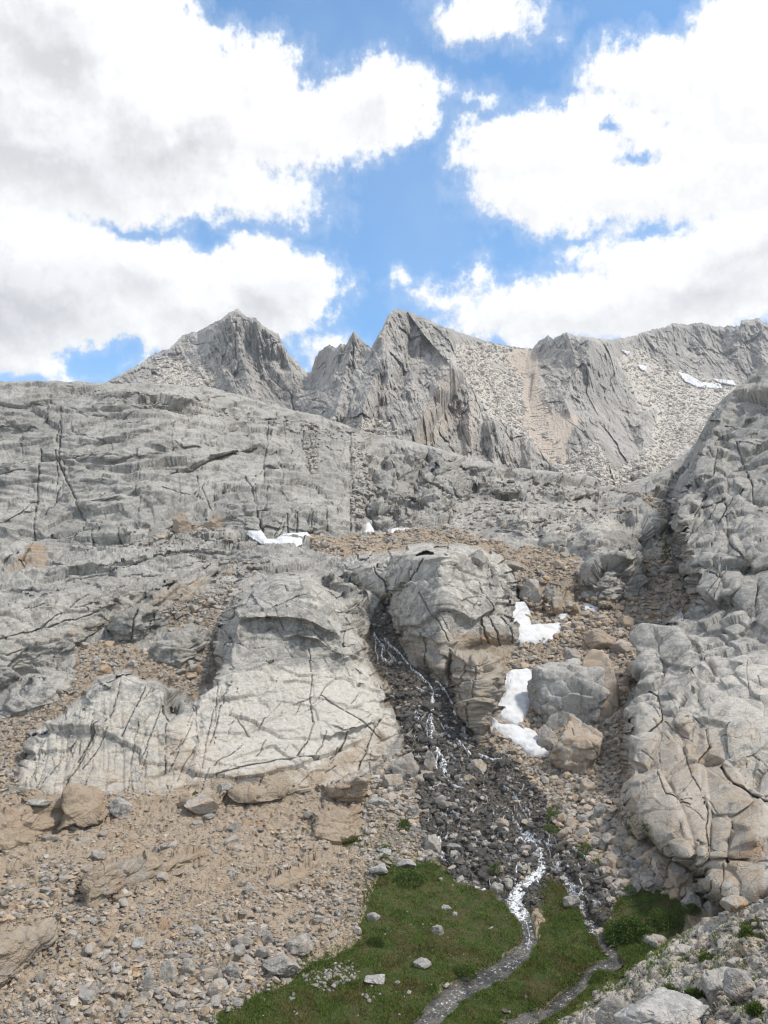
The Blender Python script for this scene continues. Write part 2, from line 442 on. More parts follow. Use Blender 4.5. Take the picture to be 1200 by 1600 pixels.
# more rows inside the frame, few below it
ss = np.concatenate([np.linspace(0, 1, 60, endpoint=False) * 0.0 + np.linspace(0, 1, 60, endpoint=False), []])
rows_low = np.linspace(VB, 1625, 60, endpoint=False)
sr = np.linspace(0, 1, NV)
U = np.repeat(us[None], NV + 60, 0).astype(F32)
V = np.concatenate([np.repeat(rows_low[:, None], len(us), 1), 1625 + (cu[None] - 1625) * sr[:, None]], 0).astype(F32)
NR, NC = U.shape
print("ground grid", NR, NC)
# wavy outlines: warp the drawing coordinates by a fractal
WP = np.stack([U, V, np.zeros_like(U)], -1)
wx = 6 * fbm(WP, 45.0, 3, 3.0, 0.5); wy = 5 * fbm(WP, 45.0, 3, 4.0, 0.5)
_, _, c_, o_ = voronoi((WP + 4 * np.stack([fbm(WP, 20.0, 2, 3.3), fbm(WP, 20.0, 2, 3.4), WP[..., 2]], -1)).reshape(-1, 3), (26.0, 16.0, 1e4), 31)
wx += ((hash3(c_, 32) - 0.5) * 9).reshape(U.shape); wy += ((hash3(c_, 33) - 0.5) * 7).reshape(U.shape)
near_crest = np.clip((V - cu[None]) / 25, 0, 1)
UW = U + wx * near_crest; VW = V + wy * near_crest
US = U + 5 * fbm(WP, 60.0, 2, 3.5) * near_crest; VS = V + 4 * fbm(WP, 60.0, 2, 4.5) * near_crest
lnD = lnD0(U, V).astype(F32)
lnBase = lnD.copy()

def cham(sd, wd):
    a = np.clip(sd / (0.22 * wd), 0, 1) * 0.5; b = np.clip(sd / wd, 0, 1) * 0.5
    return a + b
def rmask(poly, soft=6):
    m = np.zeros(U.shape, F32)
    ix = box_idx(UW, VW, poly, soft + 2)
    m[ix] = sstep(poly_sd(UW[ix], VW[ix], poly), -soft, soft)
    return m
def vbot(poly, u):
    """lowest row of the polygon in each column, smoothed"""
    p = np.array(poly, float); uu = np.arange(p[:, 0].min(), p[:, 0].max() + 1, 2.0)
    vb = np.full(len(uu), -1e9)
    for k in range(len(p)):
        a = p[k]; b = p[(k + 1) % len(p)]
        if abs(a[0] - b[0]) < 1e-6: continue
        t = (uu - a[0]) / (b[0] - a[0]); ok = (t >= -0.001) & (t <= 1.001)
        vb = np.where(ok, np.maximum(vb, a[1] + t * (b[1] - a[1])), vb)
    vb = np.where(vb < 0, p[:, 1].max(), vb)
    k = 9; vb = np.convolve(np.pad(vb, k, mode='edge'), np.ones(2 * k + 1) / (2 * k + 1), 'valid')
    return np.interp(u, uu, vb)
def outcrop(poly, steep=0.6, edge=14, bulge=1.0, wide=60, anchors=None):
    """a mass of bedrock that stands proud: its foot meets the ground, its face is steeper than the ground behind"""
    global lnD
    ix = box_idx(UW, VW, poly, 2)
    sd = poly_sd(UW[ix], VW[ix], poly)
    ins = sd > 0
    ix = (ix[0][ins], ix[1][ins]); sd = sd[ins]
    if not len(sd): return
    u = U[ix]; v = V[ix]
    if anchors:
        A = np.array(anchors, float)
        M = np.stack([np.ones(len(A)), A[:, 0], A[:, 1]], 1)
        co = np.linalg.lstsq(M, np.log(A[:, 2]), rcond=None)[0]
        tgt = co[0] + co[1] * u + co[2] * v
    else:
        vb = vbot(poly, u)
        l0 = lnD0(u, vb)
        tgt = np.minimum(l0 + (1 - steep) * (lnD0(u, v) - l0), lnD[ix])
    sd2 = poly_sd(US[ix], VS[ix], poly)
    r = np.clip(sd / (edge * 0.7), 0, 1); r = 0.6 * np.sqrt(1 - (1 - r) ** 2) + 0.4 * np.clip(sd / edge, 0, 1)
    q = cham(sd2, wide)
    lnD[ix] = lnD[ix] * (1 - r) + tgt * r - (bulge * q / np.exp(lnD[ix])).astype(F32)
def crack(pts, w0=1.6, w1=1.2, depth=0.5):
    w0 *= 0.68; w1 *= 0.68; depth *= 0.75
    pad = 4 * max(w0, w1)
    ix = box_idx(UW, VW, pts, pad)
    jx = US[ix] + 1.3 * fbm(WP[ix], 7.0, 2, 3.8); jy = VS[ix] + 1.3 * fbm(WP[ix], 7.0, 2, 3.9)
    d, _ = line_d(jx, jy, pts, w0, w1)
    D = np.exp(lnD[ix])
    lnD[ix] += (depth * np.exp(-d * d) / D).astype(F32)
def ledge(pts, h=0.6, t=8, L=40):
    """riser of thickness t (pixels of the layout) below a tread that recedes over L"""
    h *= 1.5
    p = np.array(pts, float)
    cols = np.nonzero((us > p[0, 0]) & (us < p[-1, 0]))[0]
    if not len(cols): return
    vl = np.interp(us[cols], p[:, 0], p[:, 1])
    taper = np.sqrt(np.clip(np.minimum(us[cols] - p[0, 0], p[-1, 0] - us[cols]) / (0.25 * (p[-1, 0] - p[0, 0])), 0, 1))
    d = vl[None] - VW[:, cols]
    prof = np.where(d < 0, 0, np.where(d < t, (d / t), np.clip(1 - (d - t) / L, 0, 1) ** 1.5))
    lnD[:, cols] -= (h * taper[None] * prof / np.exp(lnD[:, cols])).astype(F32)

# --- the masses of rock, far to near
CLIFF = [(-300, 560), (560, 560), (600, 700), (572, 700), (578, 835), (500, 836), (450, 842), (400, 838), (330, 817), (270, 835), (210, 852), (120, 858), (60, 880), (-300, 930)]
outcrop([(-300, 540), (560, 560), (575, 720), (578, 832), (500, 834), (430, 842), (400, 838), (330, 817), (270, 835), (210, 852), (120, 858), (60, 882), (-300, 930)], 0.15, 10, 1.0, 40)
outcrop([(255, 832), (270, 815), (325, 793), (345, 800), (342, 830)], 0.7, 6, 0.6, 12)
outcrop([(574, 828), (570, 790), (590, 778), (610, 800), (612, 826)], 0.8, 6, 1.0, 16)
outcrop([(610, 822), (604, 795), (625, 788), (645, 800), (648, 825)], 0.8, 6, 1.0, 16)
outcrop([(640, 790), (655, 740), (690, 705), (715, 720), (735, 760), (720, 790), (690, 798)], 0.5, 10, 1.5, 30)
outcrop([(580, 770), (590, 735), (640, 720), (660, 740), (640, 790), (600, 790)], 0.5, 8, 1.0, 30)
outcrop([(700, 800), (760, 790), (860, 782), (960, 800), (970, 830), (900, 850), (800, 842), (700, 825)], 0.3, 12, 1.2, 40)
outcrop([(880, 850), (900, 815), (960, 790), (1000, 775), (1040, 780), (1050, 815), (1010, 850), (990, 880), (930, 890)], 0.5, 14, 1.5, 40)
outcrop([(905, 935), (905, 905), (930, 870), (970, 860), (990, 890), (985, 925), (960, 948), (925, 950)], 0.8, 10, 1.8, 30)
outcrop([(975, 925), (965, 880), (985, 860), (1010, 900), (1020, 925), (1000, 935)], 0.5, 8, 0.8, 20)
outcrop([(985, 840), (990, 800), (1010, 782), (1040, 795), (1046, 830), (1020, 850)], 0.7, 8, 1.2, 20)
for P_ in ([(600, 735), (610, 705), (650, 698), (672, 712), (660, 735), (620, 745)], [(660, 712), (680, 702), (715, 712), (708, 735), (680, 738)], [(720, 722), (760, 724), (800, 736), (790, 752), (740, 752)], [(740, 775), (745, 752), (790, 750), (830, 758), (820, 778), (770, 780)],
           [(800, 752), (830, 738), (880, 738), (915, 748), (905, 762), (850, 764)], [(850, 785), (840, 768), (880, 762), (930, 766), (950, 776), (900, 785)], [(700, 790), (690, 765), (715, 755), (738, 770), (735, 792)], [(600, 790), (600, 762), (625, 755), (648, 768), (640, 790)],
           [(655, 800), (650, 780), (680, 775), (705, 790), (700, 806)], [(960, 790), (985, 768), (1030, 756), (1050, 770), (1030, 785), (990, 795)], [(1000, 765), (1030, 742), (1075, 722), (1082, 740), (1060, 765)], [(840, 850), (850, 825), (890, 820), (905, 840), (890, 858)], [(770, 832), (780, 812), (820, 808), (845, 822), (830, 838)]):
    outcrop(P_, 0.75, 5, 1.1, 16)
# ribs at the lower left, running down to the left
outcrop([(-300, 960), (-300, 900), (60, 885), (200, 856), (330, 838), (480, 852), (500, 875), (420, 880), (330, 880), (260, 900), (180, 905), (60, 945)], 0.35, 12, 0.9, 30)
outcrop([(-300, 1090), (-300, 990), (0, 935), (60, 925), (180, 905), (260, 898), (262, 920), (200, 950), (175, 975), (120, 1010), (60, 1040), (0, 1078)], 0.75, 14, 1.4, 36)
outcrop([(-300, 1120), (-300, 1010), (0, 985), (75, 978), (110, 985), (115, 1020), (60, 1050), (0, 1080)], 0.6, 10, 0.8, 30)
outcrop([(178, 1005), (180, 965), (205, 948), (260, 915), (330, 885), (345, 895), (320, 925), (285, 960), (240, 985), (215, 1005)], 0.9, 8, 1.1, 22)
outcrop([(215, 985), (270, 940), (330, 905), (370, 895), (365, 925), (340, 950), (300, 960), (260, 985)], 0.5, 8, 0.8, 20)
outcrop([(240, 1035), (245, 1010), (265, 985), (300, 978), (330, 985), (328, 1010), (310, 1020), (280, 1045)], 0.7, 6, 0.8, 16)
outcrop([(-60, 1115), (-60, 1090), (0, 1100), (60, 1065), (100, 1058), (115, 1072), (90, 1100), (40, 1118), (0, 1122)], 0.5, 8, 0.7, 18)
# central dome, left of the falls
DOMER = [(518, 880), (560, 868), (600, 858), (667, 852), (758, 852), (792, 875), (808, 900), (808, 950), (813, 1003), (767, 1014), (740, 1012), (712, 1045), (704, 1080), (680, 1058), (642, 1036),
         (625, 1005), (614, 967), (600, 935), (570, 932), (545, 905)]
DOMEL = [(345, 1050), (337, 985), (345, 962), (378, 925), (430, 898), (480, 895), (505, 915), (545, 945), (565, 985), (576, 1020), (582, 1048), (602, 1062), (618, 1110), (622, 1145),
         (600, 1185), (572, 1212), (540, 1222), (480, 1232), (400, 1228), (320, 1235), (270, 1240), (285, 1180), (295, 1110), (330, 1085)]
outcrop(DOMEL, 0.4, 24, 0.6, 70)
outcrop([(345, 1000), (345, 962), (378, 925), (430, 898), (480, 895), (505, 915), (545, 945), (565, 985), (574, 1030), (540, 1038), (500, 1010), (440, 985), (390, 982)], 0.6, 10, 1.2, 40)
outcrop([(575, 1030), (560, 990), (520, 940), (500, 900), (525, 895), (548, 925), (568, 960), (577, 1005)], 0.5, 8, 1.0, 18)
outcrop([(18, 1240), (45, 1150), (105, 1105), (150, 1065), (188, 1048), (245, 1062), (265, 1098), (300, 1098), (330, 1068), (350, 1040), (480, 1030), (575, 1035), (602, 1062), (618, 1110), (622, 1145), (600, 1185), (572, 1212), (540, 1222), (480, 1232), (400, 1228), (320, 1235), (270, 1240), (140, 1243)], 0.4, 14, 0.5, 50)
outcrop([(500, 1238), (505, 1222), (560, 1200), (568, 1215), (572, 1255), (540, 1258)], 0.9, 6, 0.7, 14)
outcrop([(490, 1312), (492, 1275), (520, 1262), (560, 1262), (568, 1295), (565, 1320), (520, 1322)], 0.5, 5, 0.3, 12)
outcrop([(-60, 1330), (-60, 1280), (0, 1268), (50, 1250), (110, 1238), (160, 1245), (162, 1275), (120, 1295), (60, 1310), (20, 1335)], 0.7, 6, 0.4, 14)
outcrop([(100, 1262), (105, 1240), (160, 1240), (165, 1275), (125, 1288)], 0.9, 6, 0.6, 14)
outcrop([(280, 1262), (285, 1245), (340, 1238), (355, 1245), (340, 1262), (305, 1272)], 0.8, 6, 0.7, 14)
outcrop([(355, 1250), (365, 1238), (440, 1225), (492, 1222), (490, 1236), (440, 1248), (380, 1258)], 0.8, 5, 0.6, 10)
outcrop([(120, 1420), (130, 1380), (160, 1345), (230, 1330), (262, 1345), (320, 1320), (322, 1335), (250, 1370), (190, 1395), (150, 1425)], 0.8, 5, 0.35, 10)
outcrop([(-60, 1560), (-60, 1480), (0, 1462), (45, 1445), (75, 1440), (88, 1470), (60, 1490), (30, 1520), (0, 1545)], 0.8, 5, 0.35, 10)
outcrop([(410, 1395), (425, 1370), (470, 1350), (500, 1335), (500, 1355), (470, 1385), (440, 1398)], 0.45, 4, 0.2, 8)
# dome right of the falls
outcrop([(518, 880), (560, 868), (600, 858), (667, 852), (758, 852), (792, 875), (808, 900), (808, 950), (813, 1003), (767, 1014), (740, 1012), (712, 1045), (704, 1080), (680, 1058), (642, 1036),
         (625, 1005), (614, 967), (600, 935), (570, 932), (545, 905)], 0.72, 14, 2.0, 80)
outcrop([(752, 1010), (752, 962), (775, 958), (808, 965), (813, 1004), (780, 1013)], 0.5, 5, 0.6, 14)
outcrop([(680, 1056), (682, 1012), (700, 1006), (707, 1020), (704, 1080)], 0.8, 5, 0.5, 12)
outcrop([(705, 1095), (707, 1015), (760, 1022), (785, 1055), (782, 1085), (770, 1120), (762, 1160), (745, 1165), (725, 1130)], 0.75, 10, 1.2, 26)
# blocks beside the upper snow
outcrop([(810, 950), (812, 905), (840, 895), (860, 905), (862, 935), (845, 958)], 0.7, 8, 0.9, 20)
outcrop([(852, 965), (855, 930), (880, 920), (895, 935), (890, 960)], 0.7, 6, 0.7, 14)
# the right buttress
BUT = [(1085, 700), (1072, 740), (1052, 775), (1050, 830), (1068, 880), (1082, 935), (1070, 955), (1040, 975), (1010, 1002), (995, 1040), (1005, 1075), (980, 1110), (973, 1200), (978, 1255),
       (1000, 1295), (1035, 1330), (1060, 1352), (1100, 1368), (1110, 1400), (1135, 1418), (1210, 1405), (1470, 1330), (1470, 460), (1250, 540), (1200, 560), (1150, 590), (1115, 630), (1095, 670)]
BANCH = [(1085, 700, 128), (1200, 585, 135), (1060, 780, 112), (1090, 930, 92), (1200, 760, 105), (1200, 900, 86), (1010, 1010, 84), (1200, 1100, 66), (985, 1240, 66), (1100, 1340, 57), (1200, 1390, 50), (1400, 1300, 48), (1400, 900, 80), (1400, 600, 125)]
outcrop(BUT, 0.5, 16, 0.5, 40, anchors=BANCH)
for pts, e, bl, wd in [
    ([(1050, 830), (1052, 780), (1075, 770), (1095, 785), (1100, 830), (1075, 860)], 12, 3.0, 26),
    ([(1075, 745), (1085, 700), (1110, 680), (1140, 700), (1130, 740), (1100, 765)], 12, 2.5, 30),
    ([(1100, 800), (1110, 745), (1150, 735), (1175, 760), (1160, 800), (1120, 820)], 12, 2.5, 30),
    ([(1085, 935), (1080, 890), (1100, 845), (1130, 810), (1150, 820), (1165, 880), (1155, 930), (1120, 950)], 14, 3.5, 36),
    ([(1140, 880), (1145, 800), (1180, 790), (1230, 800), (1235, 880), (1180, 900)], 14, 3.0, 34),
    ([(1125, 690), (1150, 640), (1200, 600), (1260, 600), (1230, 680), (1170, 710)], 12, 2.5, 30),
    ([(1125, 985), (1130, 930), (1160, 905), (1185, 920), (1180, 970), (1150, 1000)], 10, 2.0, 22),
    ([(1175, 970), (1190, 910), (1250, 900), (1250, 980), (1200, 990)], 10, 1.6, 22),
    ([(1035, 1045), (1035, 1010), (1060, 990), (1090, 1000), (1100, 1040), (1080, 1060)], 10, 1.5, 26),
    ([(1000, 1060), (1000, 1030), (1020, 1010), (1038, 1020), (1040, 1070), (1015, 1090)], 8, 1.2, 20),
    ([(1085, 1180), (1090, 1080), (1110, 1030), (1160, 1010), (1240, 1010), (1250, 1120), (1200, 1170), (1150, 1200), (1115, 1190)], 16, 2.4, 50),
    ([(975, 1190), (975, 1130), (1000, 1095), (1025, 1090), (1035, 1120), (1030, 1160), (1010, 1200)], 10, 1.8, 26),
    ([(1060, 1140), (1075, 1090), (1090, 1080), (1095, 1130), (1080, 1160)], 8, 1.0, 14),
    ([(978, 1250), (985, 1220), (1020, 1185), (1060, 1165), (1100, 1175), (1110, 1250), (1110, 1350), (1060, 1352), (1035, 1330), (1000, 1295)], 18, 2.6, 60),
    ([(1095, 1265), (1095, 1200), (1125, 1180), (1150, 1195), (1180, 1265), (1155, 1280), (1120, 1280)], 12, 1.3, 30),
    ([(1110, 1350), (1110, 1290), (1140, 1275), (1150, 1300), (1145, 1350)], 8, 1.0, 18),
    ([(1145, 1345), (1150, 1285), (1185, 1265), (1240, 1270), (1240, 1350), (1180, 1355)], 12, 2.2, 30),
    ([(1095, 1385), (1100, 1365), (1140, 1355), (1200, 1345), (1260, 1340), (1260, 1400), (1200, 1405), (1135, 1418), (1108, 1400)], 12, 1.8, 30),
    ([(1170, 1250), (1180, 1180), (1250, 1120), (1250, 1230)], 10, 1.2, 30)]:
    outcrop(pts, 0.55, e, bl, wd, anchors=BANCH and None) if False else None
    ix = box_idx(US, VS, pts, 2); sd = poly_sd(US[ix], VS[ix], pts); q = 1.0 * cham(sd, wd) + 0.0 * np.sqrt(1 - (1 - np.clip(sd / wd, 0, 1)) ** 2)
    lnD[ix] -= (0.7 * bl * q / np.exp(lnD[ix])).astype(F32)
# near bank at the lower right: a rubbly spur on our own side of the stream
BANK = [(820, 1640), (868, 1598), (905, 1580), (935, 1552), (990, 1510), (1050, 1470), (1105, 1435), (1160, 1418), (1210, 1402), (1470, 1350), (1470, 2100), (760, 2100), (780, 1700)]
outcrop(BANK, 0.5, 10, 0.2, 20, anchors=[(1200, 1600, 21), (1000, 1600, 28), (1100, 1450, 37), (1200, 1415, 35), (900, 1590, 37), (1000, 1800, 20), (1300, 1500, 24)])
outcrop([(975, 1640), (985, 1580), (1040, 1565), (1090, 1590), (1110, 1640)], 0.8, 8, 0.35, 20, anchors=[(1200, 1600, 21), (1000, 1600, 26), (1100, 1560, 28)])

# --- ledges and joints of the left cliff (from the photograph)
for pts, h, t, L in [
    ([(335, 838), (400, 838), (450, 840), (500, 838), (582, 836)], 2.6, 34, 60), ([(345, 806), (420, 803), (500, 800), (575, 795)], 0.8, 10, 20),
    ([(-150, 640), (40, 636), (75, 628), (110, 626)], 1.1, 8, 16), ([(-150, 656), (0, 656), (75, 650)], 0.9, 10, 10), ([(-150, 680), (0, 677), (60, 668), (92, 655)], 1.2, 14, 14),
    ([(100, 632), (180, 630), (250, 636), (340, 632), (400, 640)], 1.5, 14, 20), ([(105, 645), (190, 648), (260, 640), (300, 628)], 1.0, 8, 12),
    ([(95, 700), (180, 694), (235, 678), (285, 665)], 1.0, 10, 30), ([(100, 720), (190, 722), (260, 708), (330, 702), (400, 700)], 1.3, 12, 20),
    ([(150, 726), (200, 724), (225, 720), (270, 712)], 0.7, 6, 12), ([(-150, 745), (0, 745), (40, 737), (60, 735)], 1.2, 20, 40), ([(110, 760), (160, 757), (210, 774), (235, 768)], 0.8, 12, 20),
    ([(120, 790), (175, 783), (210, 773)], 0.8, 8, 14), ([(260, 745), (300, 735), (345, 715), (400, 705)], 1.1, 8, 30), ([(330, 680), (380, 668), (420, 655), (470, 650)], 0.9, 6, 20),
    ([(350, 688), (400, 682), (450, 676)], 0.7, 6, 10), ([(300, 720), (360, 712), (410, 706), (460, 710)], 0.7, 6, 12), ([(410, 738), (450, 738), (470, 732)], 0.8, 6, 12),
    ([(140, 840), (200, 842), (260, 825), (300, 808), (335, 795)], 1.1, 14, 14), ([(350, 806), (440, 792), (500, 785)], 0.9, 8, 18), ([(420, 790), (470, 775), (540, 780)], 0.8, 8, 16),
    ([(-150, 835), (0, 822), (50, 800), (80, 780)], 0.8, 8, 40), ([(120, 870), (260, 850), (340, 850), (480, 858)], 0.7, 5, 10), ([(0, 905), (110, 893), (200, 885), (300, 862), (400, 868)], 0.8, 6, 12),
    ([(-50, 925), (100, 925), (250, 898), (330, 880)], 0.6, 6, 10), ([(600, 705), (680, 710), (740, 720)], 1.2, 8, 12), ([(700, 735), (760, 732), (850, 745), (900, 752)], 1.2, 8, 12),
    ([(730, 760), (800, 760), (880, 765)], 1.0, 7, 10), ([(760, 778), (860, 775), (950, 778)], 1.0, 6, 10), ([(720, 812), (790, 800), (870, 796)], 0.8, 6, 14), ([(780, 830), (850, 815), (900, 800)], 0.8, 6, 14),
    ([(350, 975), (400, 968), (470, 972), (540, 1000)], 0.9, 8, 30), ([(500, 1148), (540, 1145), (590, 1130)], 0.5, 5, 14), ([(440, 1000), (490, 1002), (505, 1000)], 0.5, 6, 10),
    ([(640, 880), (700, 870), (760, 858)], 0.5, 5, 16)]:
    ledge(pts, h, t, L)
for pts, w0, w1, dp in [
    ([(382, 803), (384, 836)], 1.4, 1.4, 1.2), ([(447, 800), (449, 838)], 1.6, 1.6, 1.6), ([(463, 800), (464, 838)], 1.6, 1.6, 1.8), ([(487, 798), (488, 836)], 1.3, 1.3, 1.2), ([(510, 795), (512, 836)], 1.3, 1.3, 1.0), ([(545, 790), (548, 834)], 1.6, 1.6, 1.4),
    ([(64, 700), (62, 740), (56, 780), (52, 830), (48, 860), (35, 885)], 1.4, 2.2, 1.4), ([(98, 640), (97, 690), (93, 720), (105, 750), (117, 775), (120, 790), (132, 812), (128, 830), (118, 845)], 1.6, 1.2, 1.3),
    ([(74, 630), (76, 660)], 1.2, 1.0, 0.8), ([(95, 660), (88, 700), (92, 740), (88, 760)], 1.5, 1.0, 1.0), ([(95, 760), (85, 785), (70, 800)], 1.4, 1.2, 0.9),
    ([(0, 745), (40, 737)], 1.2, 1.2, 1.0), ([(0, 822), (30, 800), (45, 780), (58, 778)], 1.2, 1.2, 0.9), ([(212, 774), (213, 745), (220, 725)], 1.0, 0.8, 0.6), ([(143, 820), (144, 860)], 1.6, 1.6, 1.1),
    ([(187, 830), (187, 850)], 1.4, 1.4, 1.0), ([(262, 745), (300, 735), (330, 718), (370, 708), (400, 706)], 1.4, 1.2, 1.2), ([(308, 745), (312, 765), (325, 785), (335, 800)], 1.0, 0.9, 0.8),
    ([(418, 670), (417, 700), (412, 730), (412, 760)], 1.6, 1.3, 1.3), ([(384, 750), (395, 770), (404, 800), (410, 828)], 1.4, 2.0, 1.6), ([(400, 745), (399, 765), (402, 790)], 1.2, 1.2, 1.2),
    ([(417, 760), (415, 785), (408, 800), (407, 825)], 1.2, 1.6, 1.2), ([(445, 650), (458, 680), (462, 705), (455, 712)], 1.0, 0.9, 0.8), ([(474, 665), (475, 700), (484, 730), (486, 745)], 2.0, 1.6, 1.4),
    ([(482, 670), (490, 700), (485, 720)], 1.6, 1.2, 1.2), ([(494, 660), (494, 710)], 1.2, 1.0, 0.8), ([(519, 655), (517, 700), (522, 720), (535, 745), (540, 775)], 1.2, 1.0, 0.8), ([(545, 680), (549, 740), (553, 800)], 2.4, 1.4, 1.6),
    ([(438, 755), (440, 790)], 1.2, 1.2, 0.8), ([(0, 890), (15, 885), (30, 870)], 2.0, 1.2, 1.2),
    ([(100, 905), (180, 890), (270, 862), (330, 856)], 1.2, 1.2, 0.8), ([(0, 1000), (60, 985), (140, 960), (170, 945)], 1.4, 1.2, 0.8), ([(205, 1000), (207, 970), (215, 955)], 1.4, 1.2, 0.9),
    ([(235, 985), (245, 960), (250, 940)], 1.4, 1.2, 0.9), ([(265, 965), (285, 930)], 1.2, 1.0, 0.8),
    ([(484, 1010), (487, 1050), (484, 1090), (492, 1130), (480, 1160), (465, 1180)], 1.0, 1.2, 0.8), ([(596, 1125), (585, 1145), (570, 1175), (562, 1200)], 1.6, 1.4, 0.9), ([(545, 1140), (535, 1165), (515, 1185)], 1.2, 1.2, 0.7),
    ([(510, 1140), (505, 1165), (492, 1180)], 1.2, 1.0, 0.6), ([(350, 1070), (335, 1110), (325, 1150), (318, 1200)], 1.0, 0.9, 0.5), ([(362, 1075), (345, 1110), (330, 1160)], 1.0, 0.9, 0.5),
    ([(372, 1080), (370, 1120), (392, 1150)], 0.9, 0.8, 0.4), ([(260, 1130), (258, 1180), (262, 1230)], 1.0, 0.9, 0.6), ([(230, 1062), (205, 1110), (190, 1150)], 1.0, 0.9, 0.6),
    ([(190, 1050), (170, 1110), (120, 1190)], 1.2, 1.0, 0.6), ([(215, 1130), (205, 1190), (212, 1235)], 1.0, 0.9, 0.5), ([(245, 1065), (248, 1110), (225, 1180)], 1.0, 0.9, 0.5), ([(150, 1130), (130, 1180), (100, 1230)], 1.0, 0.9, 0.5),
    ([(420, 950), (460, 930), (505, 925)], 0.9, 0.9, 0.5), ([(380, 925), (420, 940), (445, 985)], 0.9, 0.9, 0.5), ([(500, 1090), (560, 1120), (600, 1150)], 1.0, 0.9, 0.5), ([(340, 1210), (440, 1185), (500, 1180)], 1.2, 1.0, 0.5),
    ([(662, 873), (645, 895), (628, 912), (622, 930)], 1.4, 1.2, 1.0), ([(620, 880), (624, 905), (622, 925)], 1.2, 1.2, 0.8), ([(590, 880), (592, 895), (608, 910), (612, 935), (600, 965)], 2.2, 3.0, 2.2), ([(656, 925), (675, 955), (695, 985), (702, 1005)], 1.2, 1.0, 0.7),
    ([(752, 965), (765, 1005)], 1.4, 1.4, 1.0), ([(765, 960), (780, 1008)], 1.4, 1.4, 1.0), ([(782, 960), (800, 1003)], 1.4, 1.2, 0.9), ([(750, 905), (756, 935), (770, 960)], 1.0, 0.9, 0.6), ([(660, 990), (664, 1040)], 1.4, 1.4, 0.8),
    ([(722, 1020), (720, 1060), (728, 1120)], 1.2, 1.2, 0.7), ([(738, 1030), (742, 1080), (738, 1140)], 1.2, 1.2, 0.7),
    ([(680, 735), (705, 760), (718, 790)], 1.4, 1.4, 1.0), ([(655, 750), (690, 765), (720, 780)], 1.4, 1.4, 1.0), ([(690, 715), (725, 745)], 1.2, 1.2, 0.9), ([(650, 775), (660, 745), (680, 720)], 1.4, 1.4, 0.9), ([(777, 812), (805, 802)], 1.2, 1.0, 0.7),
    ([(1068, 850), (1095, 800), (1135, 780)], 1.6, 1.4, 1.2), ([(1120, 700), (1110, 760), (1085, 810)], 1.6, 1.4, 1.2), ([(1160, 770), (1135, 800), (1110, 850)], 1.8, 1.6, 1.5), ([(1135, 790), (1140, 850), (1160, 880), (1165, 910)], 1.8, 1.5, 1.4),
    ([(1150, 690), (1175, 760), (1180, 800)], 1.8, 1.4, 1.2), ([(1100, 890), (1125, 910)], 1.2, 1.0, 0.8), ([(1085, 1195), (1105, 1165), (1100, 1140)], 1.4, 1.4, 1.0), ([(1120, 1190), (1145, 1230), (1175, 1245), (1200, 1252)], 1.8, 2.2, 1.4),
    ([(1031, 1180), (1035, 1220), (1045, 1250), (1080, 1260)], 1.4, 1.2, 0.7), ([(1056, 1335), (1080, 1340), (1108, 1352)], 1.4, 1.2, 0.8), ([(1100, 1255), (1098, 1300), (1108, 1350)], 1.4, 1.2, 0.9), ([(1143, 1290), (1140, 1320), (1142, 1355)], 3.5, 2.5, 2.5),
    ([(1068, 1170), (1080, 1210), (1095, 1235)], 1.2, 1.0, 0.6), ([(1012, 1145), (1035, 1130), (1032, 1095), (1020, 1090)], 1.5, 1.6, 1.1), ([(1133, 1360), (1130, 1415)], 1.2, 1.2, 0.8)]:
    crack(pts, w0, w1, dp)

def joints(poly, n, ang, spread, l0, l1, w, dp):
    """a set of short roughly parallel joints (angle in degrees from straight down, toward the right)"""
    p = np.array(poly, float); k = 0
    while k < n:
        x = rng.uniform(p[:, 0].min(), p[:, 0].max()); y = rng.uniform(p[:, 1].min(), p[:, 1].max())
        if poly_sd(np.array([x]), np.array([y]), poly)[0] < 2: continue
        a = math.radians(ang + rng.normal() * spread); L = l0 * (l1 / l0) ** rng.random(); pts = [(x, y)]
        for q in range(4):
            a += rng.normal() * 0.16; pts.append((pts[-1][0] + math.sin(a) * L / 4, pts[-1][1] + math.cos(a) * L / 4))
        crack(pts, w * rng.uniform(0.7, 1.2), w * 0.6, dp * rng.uniform(0.4, 1.2)); k += 1
joints([(18, 1240), (45, 1150), (150, 1065), (245, 1062), (290, 1105), (345, 1050), (340, 1235)], 46, -22, 9, 18, 80, 0.8, 0.35)
joints([(345, 1050), (480, 1040), (600, 1080), (615, 1140), (540, 1215), (340, 1235)], 34, -30, 14, 14, 55, 0.8, 0.35)
joints([(345, 1000), (480, 900), (560, 990), (575, 1040), (400, 1040)], 16, 70, 25, 15, 60, 0.8, 0.35)
joints([(0, 610), (380, 620), (540, 680), (560, 820), (300, 810), (0, 870)], 34, 84, 10, 25, 110, 1.0, 0.8)
joints([(0, 610), (380, 620), (540, 680), (560, 820), (300, 810), (0, 870)], 26, 0, 8, 12, 60, 0.9, 0.8)
joints([(430, 660), (540, 680), (565, 820), (430, 825)], 22, 4, 8, 15, 60, 1.3, 0.8)
joints([(0, 900), (300, 860), (480, 860), (330, 900), (150, 960), (0, 1060)], 22, 105, 8, 25, 90, 1.3, 0.6)
joints([(560, 870), (760, 855), (805, 910), (808, 1000), (710, 1030), (625, 980)], 16, 15, 30, 15, 60, 1.1, 0.45)
joints([(600, 700), (800, 740), (950, 770), (900, 830), (620, 810)], 40, 60, 45, 10, 45, 1.4, 0.9)
joints([(1070, 760), (1180, 640), (1210, 900), (1100, 930)], 22, 20, 40, 15, 60, 1.0, 0.8)
joints([(1010, 1060), (1200, 980), (1200, 1340), (1060, 1340), (985, 1240)], 26, 20, 45, 15, 60, 0.9, 0.5)
